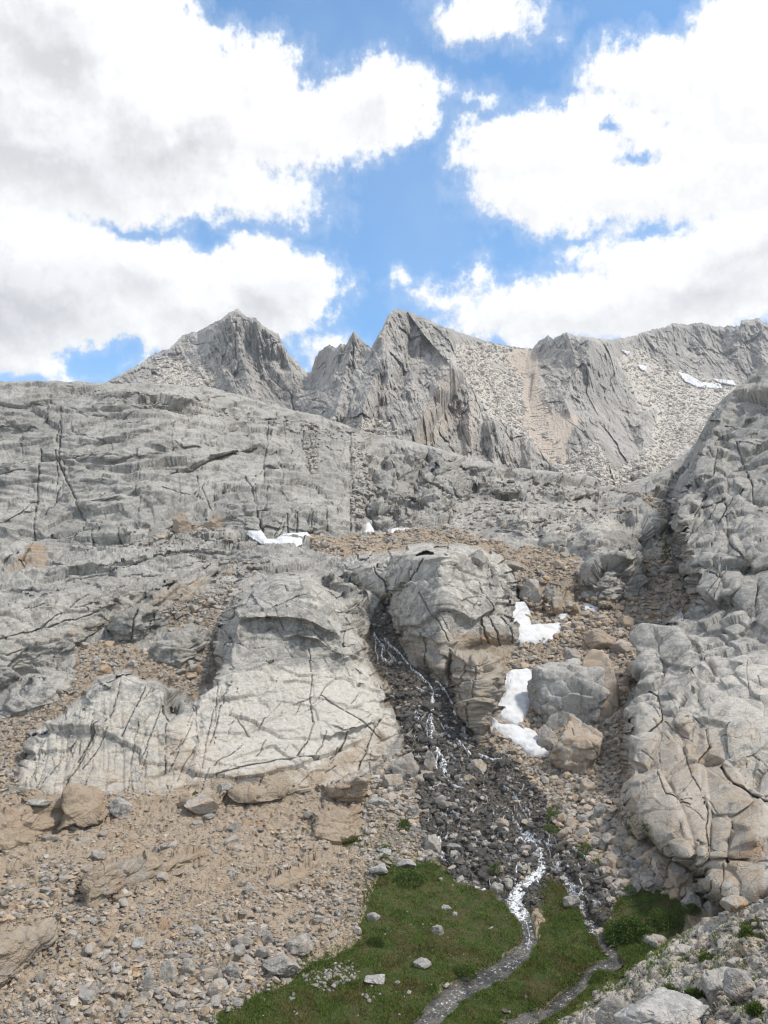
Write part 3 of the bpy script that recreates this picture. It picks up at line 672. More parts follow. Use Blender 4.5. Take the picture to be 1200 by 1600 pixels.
# --- region masks
SCREE = [(-300, 1240), (60, 1240), (110, 1240), (260, 1240), (380, 1240), (480, 1232), (575, 1222), (600, 1190), (640, 1180), (645, 1240), (670, 1320), (640, 1350), (600, 1372), (585, 1440), (572, 1480), (490, 1518), (390, 1575), (345, 1640), (-300, 2100)]
MIDRUB = [(175, 1000), (215, 1008), (250, 1030), (285, 1045), (325, 1010), (338, 1000), (335, 1050), (305, 1085), (285, 1090), (250, 1060), (185, 1045), (150, 1060), (110, 1110), (60, 1150), (20, 1250), (-300, 1280), (-300, 1130), (0, 1122), (60, 1115), (110, 1075), (130, 1010)]
MIDRUB2 = [(255, 950), (330, 925), (345, 960), (340, 990), (300, 975), (262, 985)]
TERR = [(480, 838), (560, 835), (640, 828), (700, 826), (770, 842), (800, 860), (850, 855), (905, 870), (905, 935), (990, 935), (1020, 920), (1000, 880), (1048, 850), (1060, 900), (1082, 940), (1040, 975), (1000, 1010), (995, 1045),
        (978, 1110), (972, 1200), (978, 1255), (1000, 1300), (1035, 1335), (1095, 1372), (1100, 1400), (1060, 1400), (960, 1400), (900, 1330), (860, 1290), (825, 1235), (785, 1185), (755, 1155), (785, 1100), (790, 1030), (815, 1005), (812, 900), (760, 852), (667, 850), (520, 874), (490, 860)]
GULLY = [(940, 765), (1000, 770), (1045, 790), (1048, 850), (1020, 860), (1040, 820), (1000, 775)]
WET = [(572, 985), (600, 930), (612, 960), (628, 1005), (645, 1040), (682, 1060), (708, 1085), (728, 1130), (745, 1165), (790, 1180), (850, 1245), (865, 1300), (905, 1335), (960, 1395), (955, 1450), (915, 1450), (890, 1395), (857, 1372), (842, 1420), (800, 1405), (775, 1396), (735, 1385), (695, 1365), (660, 1300), (645, 1240), (680, 1200), (640, 1180), (625, 1140), (608, 1070), (582, 1045)]
MEADOWS = [
    [(637, 1346), (675, 1350), (696, 1367), (733, 1387), (775, 1396), (800, 1417), (812, 1442), (815, 1479), (792, 1504), (758, 1517), (733, 1533), (696, 1537), (675, 1567), (640, 1625), (620, 1700), (320, 1700), (345, 1590), (380, 1570), (430, 1545), (480, 1512), (540, 1495), (562, 1470), (560, 1440), (577, 1400), (592, 1368)],
    [(854, 1375), (875, 1383), (900, 1417), (910, 1442), (933, 1475), (952, 1496), (917, 1521), (900, 1537), (867, 1567), (833, 1579), (800, 1625), (660, 1700), (683, 1600), (717, 1562), (750, 1537), (792, 1521), (825, 1504), (837, 1467), (854, 1437), (842, 1417)],
    [(937, 1457), (972, 1404), (1025, 1392), (1054, 1405), (1085, 1420), (1068, 1450), (1040, 1478), (985, 1515), (930, 1560), (870, 1600), (830, 1630), (815, 1625), (867, 1585), (892, 1565), (925, 1525), (965, 1508), (968, 1492)],
    [(850, 1265), (880, 1250), (895, 1290), (880, 1310), (855, 1300)], [(895, 1325), (940, 1310), (955, 1350), (930, 1358), (900, 1340)], [(975, 1290), (1000, 1285), (1010, 1320), (985, 1318)],
    [(615, 1280), (640, 1275), (645, 1300), (625, 1310)], [(585, 1330), (612, 1320), (615, 1350), (590, 1358)], [(755, 1340), (785, 1345), (780, 1380), (760, 1380)], [(535, 1312), (565, 1310), (568, 1325), (540, 1325)], [(1025, 830), (1040, 825), (1050, 870), (1035, 885)],
    [(1160, 1450), (1190, 1440), (1200, 1470), (1170, 1475)]]
scree = rmask(SCREE, 8); midrub = np.maximum(rmask(MIDRUB, 6), rmask(MIDRUB2, 6)); terr = rmask(TERR, 6); gully = rmask(GULLY, 8); wet = np.maximum(rmask(WET, 6), rmask([(800, 1395), (860, 1370), (862, 1400), (845, 1425), (825, 1425), (800, 1412)], 5))
grass = np.zeros(U.shape, F32)
for k, p in enumerate(MEADOWS): grass = np.maximum(grass, rmask(p, 5) * (0.75 if 2 < k else 1.0))
bank = rmask(BANK, 6); but = rmask(BUT, 8); cliff = rmask(CLIFF, 8); domel = np.maximum.reduce([rmask(DOMEL, 6), rmask(DOMER, 6), rmask([(700, 800), (760, 790), (860, 782), (960, 800), (970, 830), (900, 860), (800, 842), (700, 825)], 8)])
sumb = rmask([(25, 1238), (60, 1140), (150, 1065), (188, 1048), (245, 1062), (262, 1120), (345, 1060), (480, 1040), (575, 1045), (622, 1145), (540, 1222), (258, 1240)], 8)
OUTL = np.clip((lnBase - lnD) * np.exp(lnBase) / 0.35, 0, 1)          # where an outcrop stands proud
OUTL = sstep(OUTL, 0.2, 0.9)
rub = np.maximum.reduce([scree * (1 - 0.85 * OUTL), midrub * (1 - 0.9 * OUTL), terr * (1 - 0.9 * OUTL * (1 - but)), gully, bank * 0.9, wet * 0.8])
rub = np.maximum(rub, sstep(V, 1232, 1252) * (1 - OUTL) * (1 - but))
rub *= (1 - 0.6 * grass)
D = np.exp(lnD)
P0 = unproject(U, V, D).astype(F32)
nb_ = grid_normals(np.stack([blur(P0[..., k], 5) for k in range(3)], -1)).astype(F32)
print("base done")
Pf = P0.reshape(-1, 3)
disp = np.zeros(len(Pf), F32)
slab = np.clip(np.maximum.reduce([cliff, domel, sumb]), 0, 1).ravel()
R = rub.ravel(); B = (but * (1 - rub)).ravel(); Gs = grass.ravel()
POL = 1 - 0.8 * np.maximum(domel, sumb).ravel()
RIBS = rmask([(-300, 850), (100, 870), (480, 850), (500, 880), (340, 1000), (180, 1010), (60, 1050), (-300, 1130)], 10).ravel()
nearw = np.clip(D.ravel() / 90, 0.45, 1.1)
rock = np.clip(1 - R - Gs, 0, 1)
wrp = np.stack([fbm(Pf, 7.0, 3, 5.0), fbm(Pf, 7.0, 3, 6.0), fbm(Pf, 7.0, 3, 7.0)], 1)
def blocks(w, scale, amp, tilt, crk, crw, seed, rot=0.0, wamp=0.35):
    idx = np.nonzero(w > 0.02)[0]
    s = np.asarray(scale, F32)
    Q = Pf[idx] + wrp[idx] * wamp * s
    if rot:
        c, s_ = math.cos(rot), math.sin(rot)
        Q = np.stack([Q[:, 0] * c + Q[:, 2] * s_, Q[:, 1], -Q[:, 0] * s_ + Q[:, 2] * c], 1)
    F1, F2, cid, cof = voronoi(Q, s, seed)
    r0 = hash3(cid, 50 + seed); tx = hash3(cid, 60 + seed) - 0.5; ty = hash3(cid, 70 + seed) - 0.5; tz = hash3(cid, 80 + seed) - 0.5
    h = (r0 - 0.5) * amp + (cof[:, 0] * tx + cof[:, 1] * ty + cof[:, 2] * tz) * tilt * 2
    e = (F2 - F1)
    h -= crk * np.exp(-(e / crw) ** 2)
    disp[idx] += w[idx] * h
    return idx, e
w_broken = rock * (1 - 0.75 * slab) * (1 - B) * nearw * (1 - 0.5 * RIBS)
blocks(w_broken, (8.0, 6.0, 3.2), 0.9, 1.5, 0.2, 0.04, 1, 0.15, 0.15)
blocks(w_broken + 0.15 * rock * slab, (3.0, 2.4, 1.2), 0.32, 0.50, 0.06, 0.05, 2, 0.1, 0.15)
blocks(rock * slab * (1 - B) * (0.4 + 0.6 * POL), (17.0, 10.0, 5.0), 0.6, 1.3, 0.12, 0.02, 3, 0.10, 0.12)
blocks(rock * slab * (1 - B) * (0.35 + 0.65 * POL), (6.5, 9.0, 2.2), 0.22, 0.40, 0.05, 0.03, 4, -0.12, 0.15)
blocks(rock * (0.2 + 0.8 * (1 - slab)) * (1 - 0.6 * B) * nearw, (1.5, 1.4, 0.7), 0.16, 0.26, 0.03, 0.05, 21, 0.1, 0.15)
blocks(rock * (1 - B) * (1 - 0.7 * slab), (0.8, 0.8, 0.35), 0.05, 0.11, 0.0, 0.05, 22, 0.1, 0.1)
# rounded lobes of the buttress
idx, e = blocks(B * nearw, (11.0, 12.0, 8.5), 0.7, 1.7, 0.16, 0.03, 5, 0.45, 0.08)
disp[idx] += B[idx] * nearw[idx] * 0.18 * np.sqrt(np.clip(e * 9.0, 0, 1))
idx, e = blocks(B * nearw, (3.0, 3.5, 2.2), 0.30, 0.8, 0.04, 0.04, 6, 0.4, 0.08)
disp[idx] += B[idx] * nearw[idx] * 0.06 * np.sqrt(np.clip(e * 6.0, 0, 1))
# fallen blocks in the rubble
idx, e = blocks(R * (1 - Gs), (1.3, 1.3, 0.9), 0.28, 0.25, 0.0, 0.1, 7)
disp[idx] += R[idx] * (1 - Gs[idx]) * 0.25 * np.sqrt(np.clip(e * 1.5, 0, 1))
idx, e = blocks(R * (1 - Gs), (0.5, 0.5, 0.35), 0.12, 0.10, 0.0, 0.1, 8)
disp[idx] += R[idx] * (1 - Gs[idx]) * 0.12 * np.sqrt(np.clip(e * 1.5, 0, 1))
disp += 0.8 * fbm(Pf, 14.0, 3, 8.0) * rock * nearw * (1 - 0.6 * B) + 0.09 * fbm(Pf, 1.8, 5, 9.0, 0.5) * (0.6 + 0.4 * rock - 0.5 * rock * slab) * (1 - Gs)
# exfoliation sheets: saw-tooth of treads and risers following the slope
q = (P0[..., 2].ravel() + 0.10 * P0[..., 0].ravel() + 2.2 * fbm(Pf, 22.0, 3, 10.0) + 0.5 * fbm(Pf, 5.0, 2, 10.5))
for per, am, wgt in ((3.1, 0.55, rock * (cliff.ravel() * 0.7 + 0.25) * (1 - B) * POL), (1.25, 0.22, rock * (0.6 * cliff.ravel() + 0.5) * (1 - B) * POL)):
    ph = q / per + 0.6 * fbm(Pf, 9.0, 2, 11.0 + per); fr = ph - np.floor(ph)
    lv = hash3(np.stack([np.floor(ph).astype(np.int32)] * 3, -1), 91)
    saw = np.where(fr < 0.22, fr / 0.22, (1 - (fr - 0.22) / 0.78))
    disp += wgt * am * saw * (0.3 + 1.2 * lv) * np.clip(0.5 + 1.5 * fbm(Pf, 12.0, 2, 12.0), 0, 1.3)
# downhill foliation grooves of the pale slabs
gro = fbm(P0.reshape(-1, 3) @ np.array([[1, 0, 0], [0, 0.25, 0], [0.35, 0, 0.25]], F32), (0.9, 3.0, 3.0), 3, 13.0, 0.6, ridged=True)
disp += rock * sumb.ravel() * 0.16 * np.where(gro > 0.25, -(gro - 0.25), 0) * 1.8 * np.clip(0.4 + 1.5 * fbm(Pf, 9.0, 2, 13.5), 0, 1.2)
disp = disp.reshape(NR, NC)
F1, F2, c_, o_ = voronoi(Pf[Gs > 0.02] + wrp[Gs > 0.02] * 0.8, (1.1, 1.1, 1.1), 44)
tmp = np.zeros(len(Pf), F32); tmp[Gs > 0.02] = 0.26 * np.sqrt(np.clip(1 - F1 * 1.2, 0, 1)) * (0.3 + hash3(c_, 45)) - 0.1
disp += grass * tmp.reshape(NR, NC)
disp += grass * (0.22 * fbm(P0, 2.2, 3, 14.0) + 0.10 * fbm(P0, 0.6, 2, 15.0) + 0.12)
# stream bed lowered
STREAMS = [  # polyline, half widths in layout pixels, name
    ([(821, 1296), (833, 1317), (848, 1335), (846, 1358), (815, 1383), (802, 1410), (820, 1437), (829, 1467), (817, 1492), (787, 1512), (750, 1533), (708, 1554), (683, 1579), (655, 1612), (640, 1660)], 6, 16),
    ([(685, 1304), (688, 1333), (708, 1362), (742, 1386), (783, 1402), (803, 1412)], 4, 6),
    ([(868, 1340), (896, 1392), (915, 1435), (940, 1470), (960, 1490), (964, 1503), (940, 1513), (917, 1524), (892, 1553), (862, 1579), (835, 1590), (790, 1600)], 7, 9.5)]
carve = np.zeros(U.shape, F32)
for pts, w0, w1 in STREAMS:
    ix = box_idx(UW, VW, pts, 60)
    d, _ = line_d(UW[ix], VW[ix], pts, w0 * 1.15, w1 * 1.15)
    carve[ix] = np.maximum(carve[ix], 1 - sstep(d, 0.7, 1.45))
grass *= (1 - carve)
disp = disp * (1 - 0.8 * carve) - 0.30 * carve
disp *= np.clip((V - cu[None]) / 8, 0.15, 1)
stretch = np.linalg.norm(np.gradient(P0, axis=0), axis=-1) / (np.abs(np.gradient(V, axis=0)) * D / F + 1e-6)
stretch = blur(np.minimum(stretch, 60.0), 2)
disp *= np.clip(5.0 / stretch, 0.03, 1)
GP = P0 + nb_ * disp[..., None]
GP[..., 2] += 0
# tan and wet colour masks (real staining and soil colour)
lown = fbm(P0, 16.0, 3, 16.0)
low = sstep(V, 780, 1250)
tan = np.clip(rub * 0.95 * np.where(V < 830, 0.5, 1) + 0.32 * low + 0.45 * low * lown + 0.10 + 0.45 * terr * OUTL + 0.24 * scree * OUTL * (0.8 + lown), 0, 1)
foot = rmask([(-100, 1060), (100, 1000), (330, 930), (345, 900), (300, 900), (180, 960), (0, 1020)], 10) * 0.5
foot = np.maximum(foot, rmask([(255, 832), (270, 815), (345, 795), (345, 830)], 3) * 0.9)
foot = np.maximum(foot, rmask([(250, 1215), (480, 1190), (560, 1150), (600, 1120), (620, 1160), (540, 1240), (250, 1250)], 14) * 0.62)
foot = np.maximum(foot, rmask([(0, 890), (30, 880), (52, 840), (75, 855), (75, 885), (30, 895)], 5) * 0.7)
foot = np.maximum(foot, rmask([(700, 990), (790, 980), (812, 1010), (760, 1160), (705, 1100), (640, 1030), (625, 1000)], 8) * 0.6)
foot = np.maximum(foot, rmask([(975, 1190), (1110, 1160), (1200, 1250), (1200, 1410), (1100, 1380), (990, 1290)], 14) * 0.6)
foot = np.maximum(foot, 0.38 * but * (0.7 + lown))
tan = np.clip(np.maximum(tan, foot * (1 - 0.4 * np.clip(lown, -1, 1))), 0, 1)
tan = np.where(bank > 0.5, 0.45, tan)
pale = np.clip(0.42 * sumb + 0.35 * domel + 0.45 * but * sstep(V, 950, 1050) + 0.10 + 0.25 * fbm(P0, 20.0, 3, 16.5), 0, 1) * (1 - rub)
pale = np.where(bank > 0.5, 0.5, pale)
wetm = np.clip(wet * 1.0 + carve * 0.8, 0, 1)
print("relief done")
# far side of the crest: the ground drops away behind the skyline
NS = 26
cr = GP[-1]; dirh = cr.copy(); dirh[:, 2] = 0; dirh /= np.linalg.norm(dirh, axis=1, keepdims=True)
sk = []
for k in range(1, NS + 1):
    t = (k / NS) ** 1.5 * 170
    q_ = cr + dirh * t
    q_[:, 2] = cr[:, 2] - 0.02 * t - 22 * (1 - math.exp(-t / 45)) - 0.4 * min(t, 2) + 1.2 * fbm(q_, 9.0, 3, 17.0) * min(1, t / 6)
    sk.append(q_)
ALL = np.concatenate([GP, np.stack(sk)], 0)
pad = lambda A, v=None: np.concatenate([A, np.repeat(A[-1:], NS, 0)], 0)
nr = ALL.shape[0]
ground = make_mesh("ground", ALL.reshape(-1, 3), grid_faces(nr, NC), {'tan': pad(tan), 'wet': pad(wetm), 'grass': pad(grass), 'pale': pad(pale)}, True, [M_ground])
tag(ground, kind='structure')

def locate(u, v, A=None):
    """layout position -> point on the finished ground (or another per-vertex array)"""
    A = GP if A is None else A
    u = np.asarray(u, float); v = np.asarray(v, float)
    fu = np.clip((u - us[0]) / STEP, 0, NC - 1.001)
    c = np.interp(u, us, cu)
    fv = np.where(v > 1625, (VB - v) / (VB - 1625) * 60, 60 + (1625 - v) / (1625 - c) * (NV - 1))
    fv = np.clip(fv, 0, NR - 1.001)
    i = fu.astype(int); j = fv.astype(int); a = fu - i; b = fv - j
    if A.ndim == 3: a = a[..., None]; b = b[..., None]
    return (A[j, i] * (1 - a) + A[j, i + 1] * a) * (1 - b) + (A[j + 1, i] * (1 - a) + A[j + 1, i + 1] * a) * b
GSM = np.stack([blur(GP[..., k], 6) for k in range(3)], -1)
NSM = grid_normals(GSM)

# ------------------------------------------------------------------ far mountains
SKY = [(-160, 640), (100, 625), (175, 594), (215, 572), (245, 552), (265, 546), (285, 525), (310, 519), (345, 500), (358, 490), (370, 485), (376, 488), (385, 496), (400, 499), (412, 512), (420, 516), (435, 523),
       (440, 536), (452, 555), (466, 568), (478, 584), (486, 583), (493, 560), (500, 549), (508, 545), (515, 540), (524, 545), (532, 538), (540, 541), (546, 530), (553, 519), (559, 526), (566, 534), (573, 540), (580, 546),
       (588, 530), (598, 512), (604, 498), (612, 488), (620, 485), (632, 487), (645, 490), (660, 497), (675, 504), (690, 512), (700, 513), (716, 520), (740, 527), (760, 534), (775, 537), (800, 543), (815, 545), (832, 546), (842, 534),
       (855, 525), (865, 531), (875, 526), (885, 521), (900, 526), (920, 529), (935, 530), (950, 533), (975, 529), (995, 525), (1010, 519), (1025, 515), (1040, 512), (1055, 506), (1075, 509), (1100, 505), (1112, 511), (1125, 512),
       (1140, 511), (1156, 511), (1158, 502), (1170, 501), (1187, 499), (1193, 505), (1210, 507), (1360, 530)]
MANCH = [(-160, 640, 700), (175, 594, 760), (370, 485, 820), (445, 540, 780), (480, 583, 760), (300, 640, 650), (400, 640, 660), (553, 519, 640), (620, 485, 700), (530, 640, 500), (600, 690, 440), (650, 700, 430), (760, 735, 400),
         (700, 512, 740), (775, 537, 830), (832, 545, 900), (855, 525, 880), (830, 600, 760), (850, 665, 620), (880, 730, 500), (760, 620, 650), (920, 529, 800), (905, 600, 700), (905, 680, 590), (930, 730, 500), (1000, 525, 980), (1010, 640, 760), (960, 600, 800),
         (1055, 507, 1100), (1190, 500, 1150), (1060, 570, 1030), (1140, 585, 1060), (1110, 620, 900), (1200, 640, 880), (1020, 700, 600), (950, 755, 440), (1100, 700, 600), (1340, 530, 1100), (1340, 700, 600), (200, 700, 480), (-160, 760, 420), (600, 780, 380), (1000, 780, 400), (1340, 800, 400), (200, 780, 400)]
lnM0 = tps(MANCH)
mu = np.arange(-150, 1351, 0.9)
mc = np.interp(mu, [c[0] for c in SKY], [c[1] for c in SKY])
mp_ = np.stack([mu, mu * 0, mu * 0], 1)
mc = mc - (2.6 * fbm(mp_, 9.0, 3, 21.0, 0.65, ridged=True) + 1.6 * fbm(mp_, 4.0, 2, 22.0, 0.7, ridged=True)) * np.where((mu > 745) & (mu < 835), 0.35, 1.0)
mb = np.interp(mu, [-150, 400, 560, 700, 800, 900, 960, 1040, 1100, 1350], [680, 700, 730, 760, 780, 800, 800, 790, 760, 740])
NM = 340
s_ = np.linspace(0, 1, NM)
MU = np.repeat(mu[None], NM, 0).astype(F32); MV = (mb[None] + (mc - mb)[None] * s_[:, None]).astype(F32)
lm = lnM0(MU, MV).astype(F32)
wpm = np.stack([MU, MV, MU * 0], -1)
MUW = MU + 4 * fbm(wpm, 45.0, 2, 23.0, 0.4); MVW = MV + 3 * fbm(wpm, 45.0, 2, 24.0, 0.4)
def ridge(pts, h, wl, wr):
    """arete that stands toward us; wl / wr: how far its left and right flanks spread"""
    global lm
    ix = box_idx(MUW, MVW, pts, max(wl, wr))
    d, s = line_d(MUW[ix], MVW[ix], pts)
    # polylines are drawn downwards, so the sign tells left from right
    w = np.where(s > 0, wl, wr)
    k = np.clip(1 - d / w, 0, 1)
    lm[ix] -= (h * k / np.exp(lm[ix])).astype(F32)
for r in [([(553, 522), (545, 560), (530, 620), (520, 665)], 55, 34, 26), ([(512, 545), (500, 600), (488, 640)], 40, 20, 24), ([(532, 540), (522, 590)], 22, 14, 14),
          ([(610, 490), (600, 520), (597, 560), (580, 600), (568, 640), (560, 690)], 70, 34, 40), ([(603, 560), (606, 590), (600, 620)], 18, 8, 14), ([(640, 490), (628, 560), (615, 620), (600, 690)], 28, 22, 30), ([(662, 500), (655, 560), (640, 610)], 24, 16, 20),
          ([(700, 514), (706, 574), (676, 622), (645, 678), (630, 715)], 95, 60, 26), ([(690, 610), (680, 660), (678, 710)], 25, 18, 16),
          ([(706, 574), (742, 619), (769, 660), (800, 672), (826, 688), (842, 720), (876, 735), (890, 755)], 85, 50, 130), ([(730, 610), (735, 660), (740, 730)], 22, 16, 22), ([(775, 660), (772, 700), (775, 740)], 30, 20, 40), ([(828, 690), (832, 740)], 18, 14, 20),
          ([(855, 527), (840, 545), (835, 580)], 30, 16, 50), ([(885, 523), (900, 570), (885, 610), (890, 650), (915, 700), (930, 750)], 75, 60, 40), ([(920, 532), (922, 590), (930, 650), (950, 720)], 60, 30, 50),
          ([(950, 550), (985, 620), (1005, 670), (1010, 720)], 45, 50, 30), ([(1015, 640), (1008, 680), (1000, 740)], 35, 16, 30),
          ([(370, 487), (372, 540), (392, 600), (400, 650)], 60, 60, 50), ([(400, 502), (418, 560), (445, 600)], 38, 22, 30), ([(345, 505), (320, 560), (300, 620)], 26, 30, 30), ([(440, 540), (455, 580), (470, 620)], 40, 26, 20), ([(418, 516), (430, 550)], 18, 10, 10),
          ([(1055, 507), (1045, 540), (1050, 570)], 40, 30, 30), ([(1100, 506), (1105, 560), (1090, 580)], 36, 26, 26), ([(1160, 503), (1150, 550), (1140, 580)], 36, 26, 30), ([(1190, 503), (1190, 560)], 30, 16, 26)]:
    ridge(*r)
def mmask(poly, soft=6):
    m = np.zeros(MU.shape, F32); ix = box_idx(MUW, MVW, poly, soft + 2)
    m[ix] = sstep(poly_sd(MUW[ix], MVW[ix], poly), -soft, soft); return m
talus = np.maximum.reduce([mmask([(706, 560), (715, 540), (770, 538), (832, 548), (850, 600), (860, 660), (885, 715), (940, 752), (900, 760), (876, 735), (842, 700), (822, 680), (800, 668), (770, 650), (742, 612)], 5),
                           mmask([(880, 730), (930, 690), (960, 740), (1010, 700), (1080, 690), (1000, 770), (900, 770)], 8), mmask([(1010, 600), (1060, 580), (1130, 600), (1160, 610), (1100, 690), (1040, 720), (1020, 680), (1030, 640)], 8),
                           mmask([(985, 600), (960, 560), (1000, 545), (1050, 580), (1030, 640), (1000, 640)], 8) * 0.7, mmask([(250, 560), (330, 560), (350, 600), (240, 610)], 8) * 0.7, mmask([(480, 660), (600, 655), (640, 700), (560, 700)], 6) * 0.7])
couloir = np.maximum(mmask([(822, 546), (838, 556), (842, 610), (850, 640), (905, 650), (885, 690), (890, 722), (868, 725), (845, 700), (822, 665), (818, 600)], 6), mmask([(800, 545), (835, 548), (830, 600), (790, 560)], 8) * 0.6)
lmb = lm.copy()
MP0 = unproject(MU, MV, np.exp(lm)).astype(F32)
mf = MP0.reshape(-1, 3)
rw = 1 - 0.85 * np.maximum(talus, couloir).ravel()
wq = np.stack([fbm(mf, 60.0, 3, 25.0), fbm(mf, 60.0, 3, 26.0), fbm(mf, 60.0, 3, 27.0)], 1)
# gullies and flutes follow the fall line: coordinates are bearing and height
sh = np.stack([(MU.ravel() - 600) / F * 820 + 0.22 * mf[:, 2], np.zeros(len(mf), F32), mf[:, 2]], 1).astype(F32)
dd = 13 * fbm(sh + 8 * wq, (24.0, 1e4, 110.0), 4, 28.0, 0.55, ridged=True) + 8 * fbm(sh, (8.0, 1e4, 26.0), 5, 29.0, 0.6, ridged=True)
F1, F2, cid, cof = voronoi(sh + 10 * wq, (22.0, 1e4, 60.0), 11)
dd += 10 * (hash3(cid, 71) - 0.5) + 16 * (cof[:, 0] * (hash3(cid, 72) - 0.5) + cof[:, 2] * (hash3(cid, 73) - 0.5)) - 3 * np.exp(-((F2 - F1) / 0.05) ** 2)
F1, F2, cid, cof = voronoi(sh + 6 * wq, (7.0, 1e4, 13.0), 12)
dd += 3.5 * (hash3(cid, 74) - 0.5) + 5 * (cof[:, 0] * (hash3(cid, 75) - 0.5) + cof[:, 2] * (hash3(cid, 76) - 0.5)) - 1.0 * np.exp(-((F2 - F1) / 0.1) ** 2)
dd += 4.6 * fbm(sh, (3.4, 1e4, 10.0), 3, 34.0, 0.6, ridged=True)
dd *= rw
dd += (1 - rw) * (5.0 * fbm(sh, (30.0, 1e4, 60.0), 3, 33.0, 0.6) + 1.6 * fbm(mf, 9.0, 4, 30.0, 0.7))
F1, F2, cid, cof = voronoi(mf, (5.0, 5.0, 4.0), 13)
dd += talus.ravel() * (2.6 * np.sqrt(np.clip((F2 - F1) * 1.4, 0, 1)) + 2.4 * (hash3(cid, 77) - 0.5))
lm = lm - (dd.reshape(MU.shape) * np.clip((MV - mc[None]) / 6, 0.3, 1) / np.exp(lm)).astype(F32)
MPt = unproject(MU, MV, np.exp(lm)).astype(F32)
mcr = MPt[-1]; mdh = mcr.copy(); mdh[:, 2] = 0; mdh /= np.linalg.norm(mdh, axis=1, keepdims=True)
msk = []
for k in range(1, 15):
    t = (k / 14) ** 1.6 * 500
    q_ = mcr + mdh * t; q_[:, 2] -= 0.75 * t + 8 * fbm(q_, 40.0, 3, 31.0) * min(1, t / 20); msk.append(q_)
MALL = np.concatenate([MPt, np.stack(msk)], 0)
mpad = lambda A: np.concatenate([A, np.repeat(A[-1:], 14, 0)], 0)
creamy = np.maximum.reduce([mmask([(690, 575), (720, 590), (725, 640), (680, 700), (640, 700), (660, 640)], 10), mmask([(735, 615), (748, 620), (745, 700), (730, 700)], 6) * 1.1, mmask([(800, 670), (830, 690), (800, 740), (770, 720), (780, 680)], 8) * 0.5, mmask([(845, 700), (900, 760), (840, 750)], 6) * 0.7])
mtan = np.clip(couloir * 0.95 + creamy * 0.45 + 0.22 * talus + 0.12 + 0.2 * fbm(MP0, 90.0, 2, 32.0), 0, 1)
fcs = grid_faces(MALL.shape[0], len(mu)); fcol = fcs[:, 0] % len(mu)
for (a, b, lab) in ((-200, 482, 0), (482, 838, 1), (838, 1400, 2)):
    sel = fcs[(mu[fcol] >= a) & (mu[fcol] < b)]
    uq, inv = np.unique(sel, return_inverse=True)
    o = make_mesh("mountain", MALL.reshape(-1, 3)[uq], inv.reshape(-1, 4), {'tan': mpad(mtan).ravel()[uq], 'pale': mpad(np.clip(0.85 * talus + 0.18, 0, 1)).ravel()[uq]}, False, [M_mount])  # talus debris painted paler, with its sunlit brightness put into the colour
    tag(o, kind='structure')
print("mountains done")

# ------------------------------------------------------------------ valley floor under everything, out to the horizon
gx = np.linspace(-3500, 3500, 61); gy = np.linspace(-1500, 5500, 61)
GX, GY = np.meshgrid(gx, gy)
GZ = -30 + 0 * GX
valley = make_mesh("valley_ground", np.stack([GX, GY, GZ], -1).reshape(-1, 3), grid_faces(61, 61), {'tan': np.zeros(GX.shape)}, True, [M_mount])
tag(valley, kind='structure')

# ------------------------------------------------------------------ loose rock
def icosphere(sub):
    t = (1 + 5 ** 0.5) / 2
    v = [(-1, t, 0), (1, t, 0), (-1, -t, 0), (1, -t, 0), (0, -1, t), (0, 1, t), (0, -1, -t), (0, 1, -t), (t, 0, -1), (t, 0, 1), (-t, 0, -1), (-t, 0, 1)]
    f = [(0, 11, 5), (0, 5, 1), (0, 1, 7), (0, 7, 10), (0, 10, 11), (1, 5, 9), (5, 11, 4), (11, 10, 2), (10, 7, 6), (7, 1, 8), (3, 9, 4), (3, 4, 2), (3, 2, 6), (3, 6, 8), (3, 8, 9), (4, 9, 5), (2, 4, 11), (6, 2, 10), (8, 6, 7), (9, 8, 1)]
    v = [np.array(q, float) / np.linalg.norm(q) for q in v]
    for _ in range(sub):
        mid = {}; nf = []
        def g_(a, b):
            k = (min(a, b), max(a, b))
            if k not in mid:
                m_ = v[a] + v[b]; v.append(m_ / np.linalg.norm(m_)); mid[k] = len(v) - 1
            return mid[k]
        for a, b, c in f:
            x, y, z = g_(a, b), g_(b, c), g_(c, a)
            nf += [(a, x, z), (b, y, x), (c, z, y), (x, y, z)]
        f = nf
    return np.array(v), np.array(f)
ICO = {k: icosphere(k) for k in (0, 1, 2, 3, 4, 5)}
def rand_rot(n, g_=rng):
    q = g_.normal(size=(n, 4)); q /= np.linalg.norm(q, axis=1, keepdims=True)
    w, x, y, z = q.T
    return np.stack([1 - 2 * (y * y + z * z), 2 * (x * y - z * w), 2 * (x * z + y * w), 2 * (x * y + z * w), 1 - 2 * (x * x + z * z), 2 * (y * z - x * w), 2 * (x * z - y * w), 2 * (y * z + x * w), 1 - 2 * (x * x + y * y)], 1).reshape(n, 3, 3)
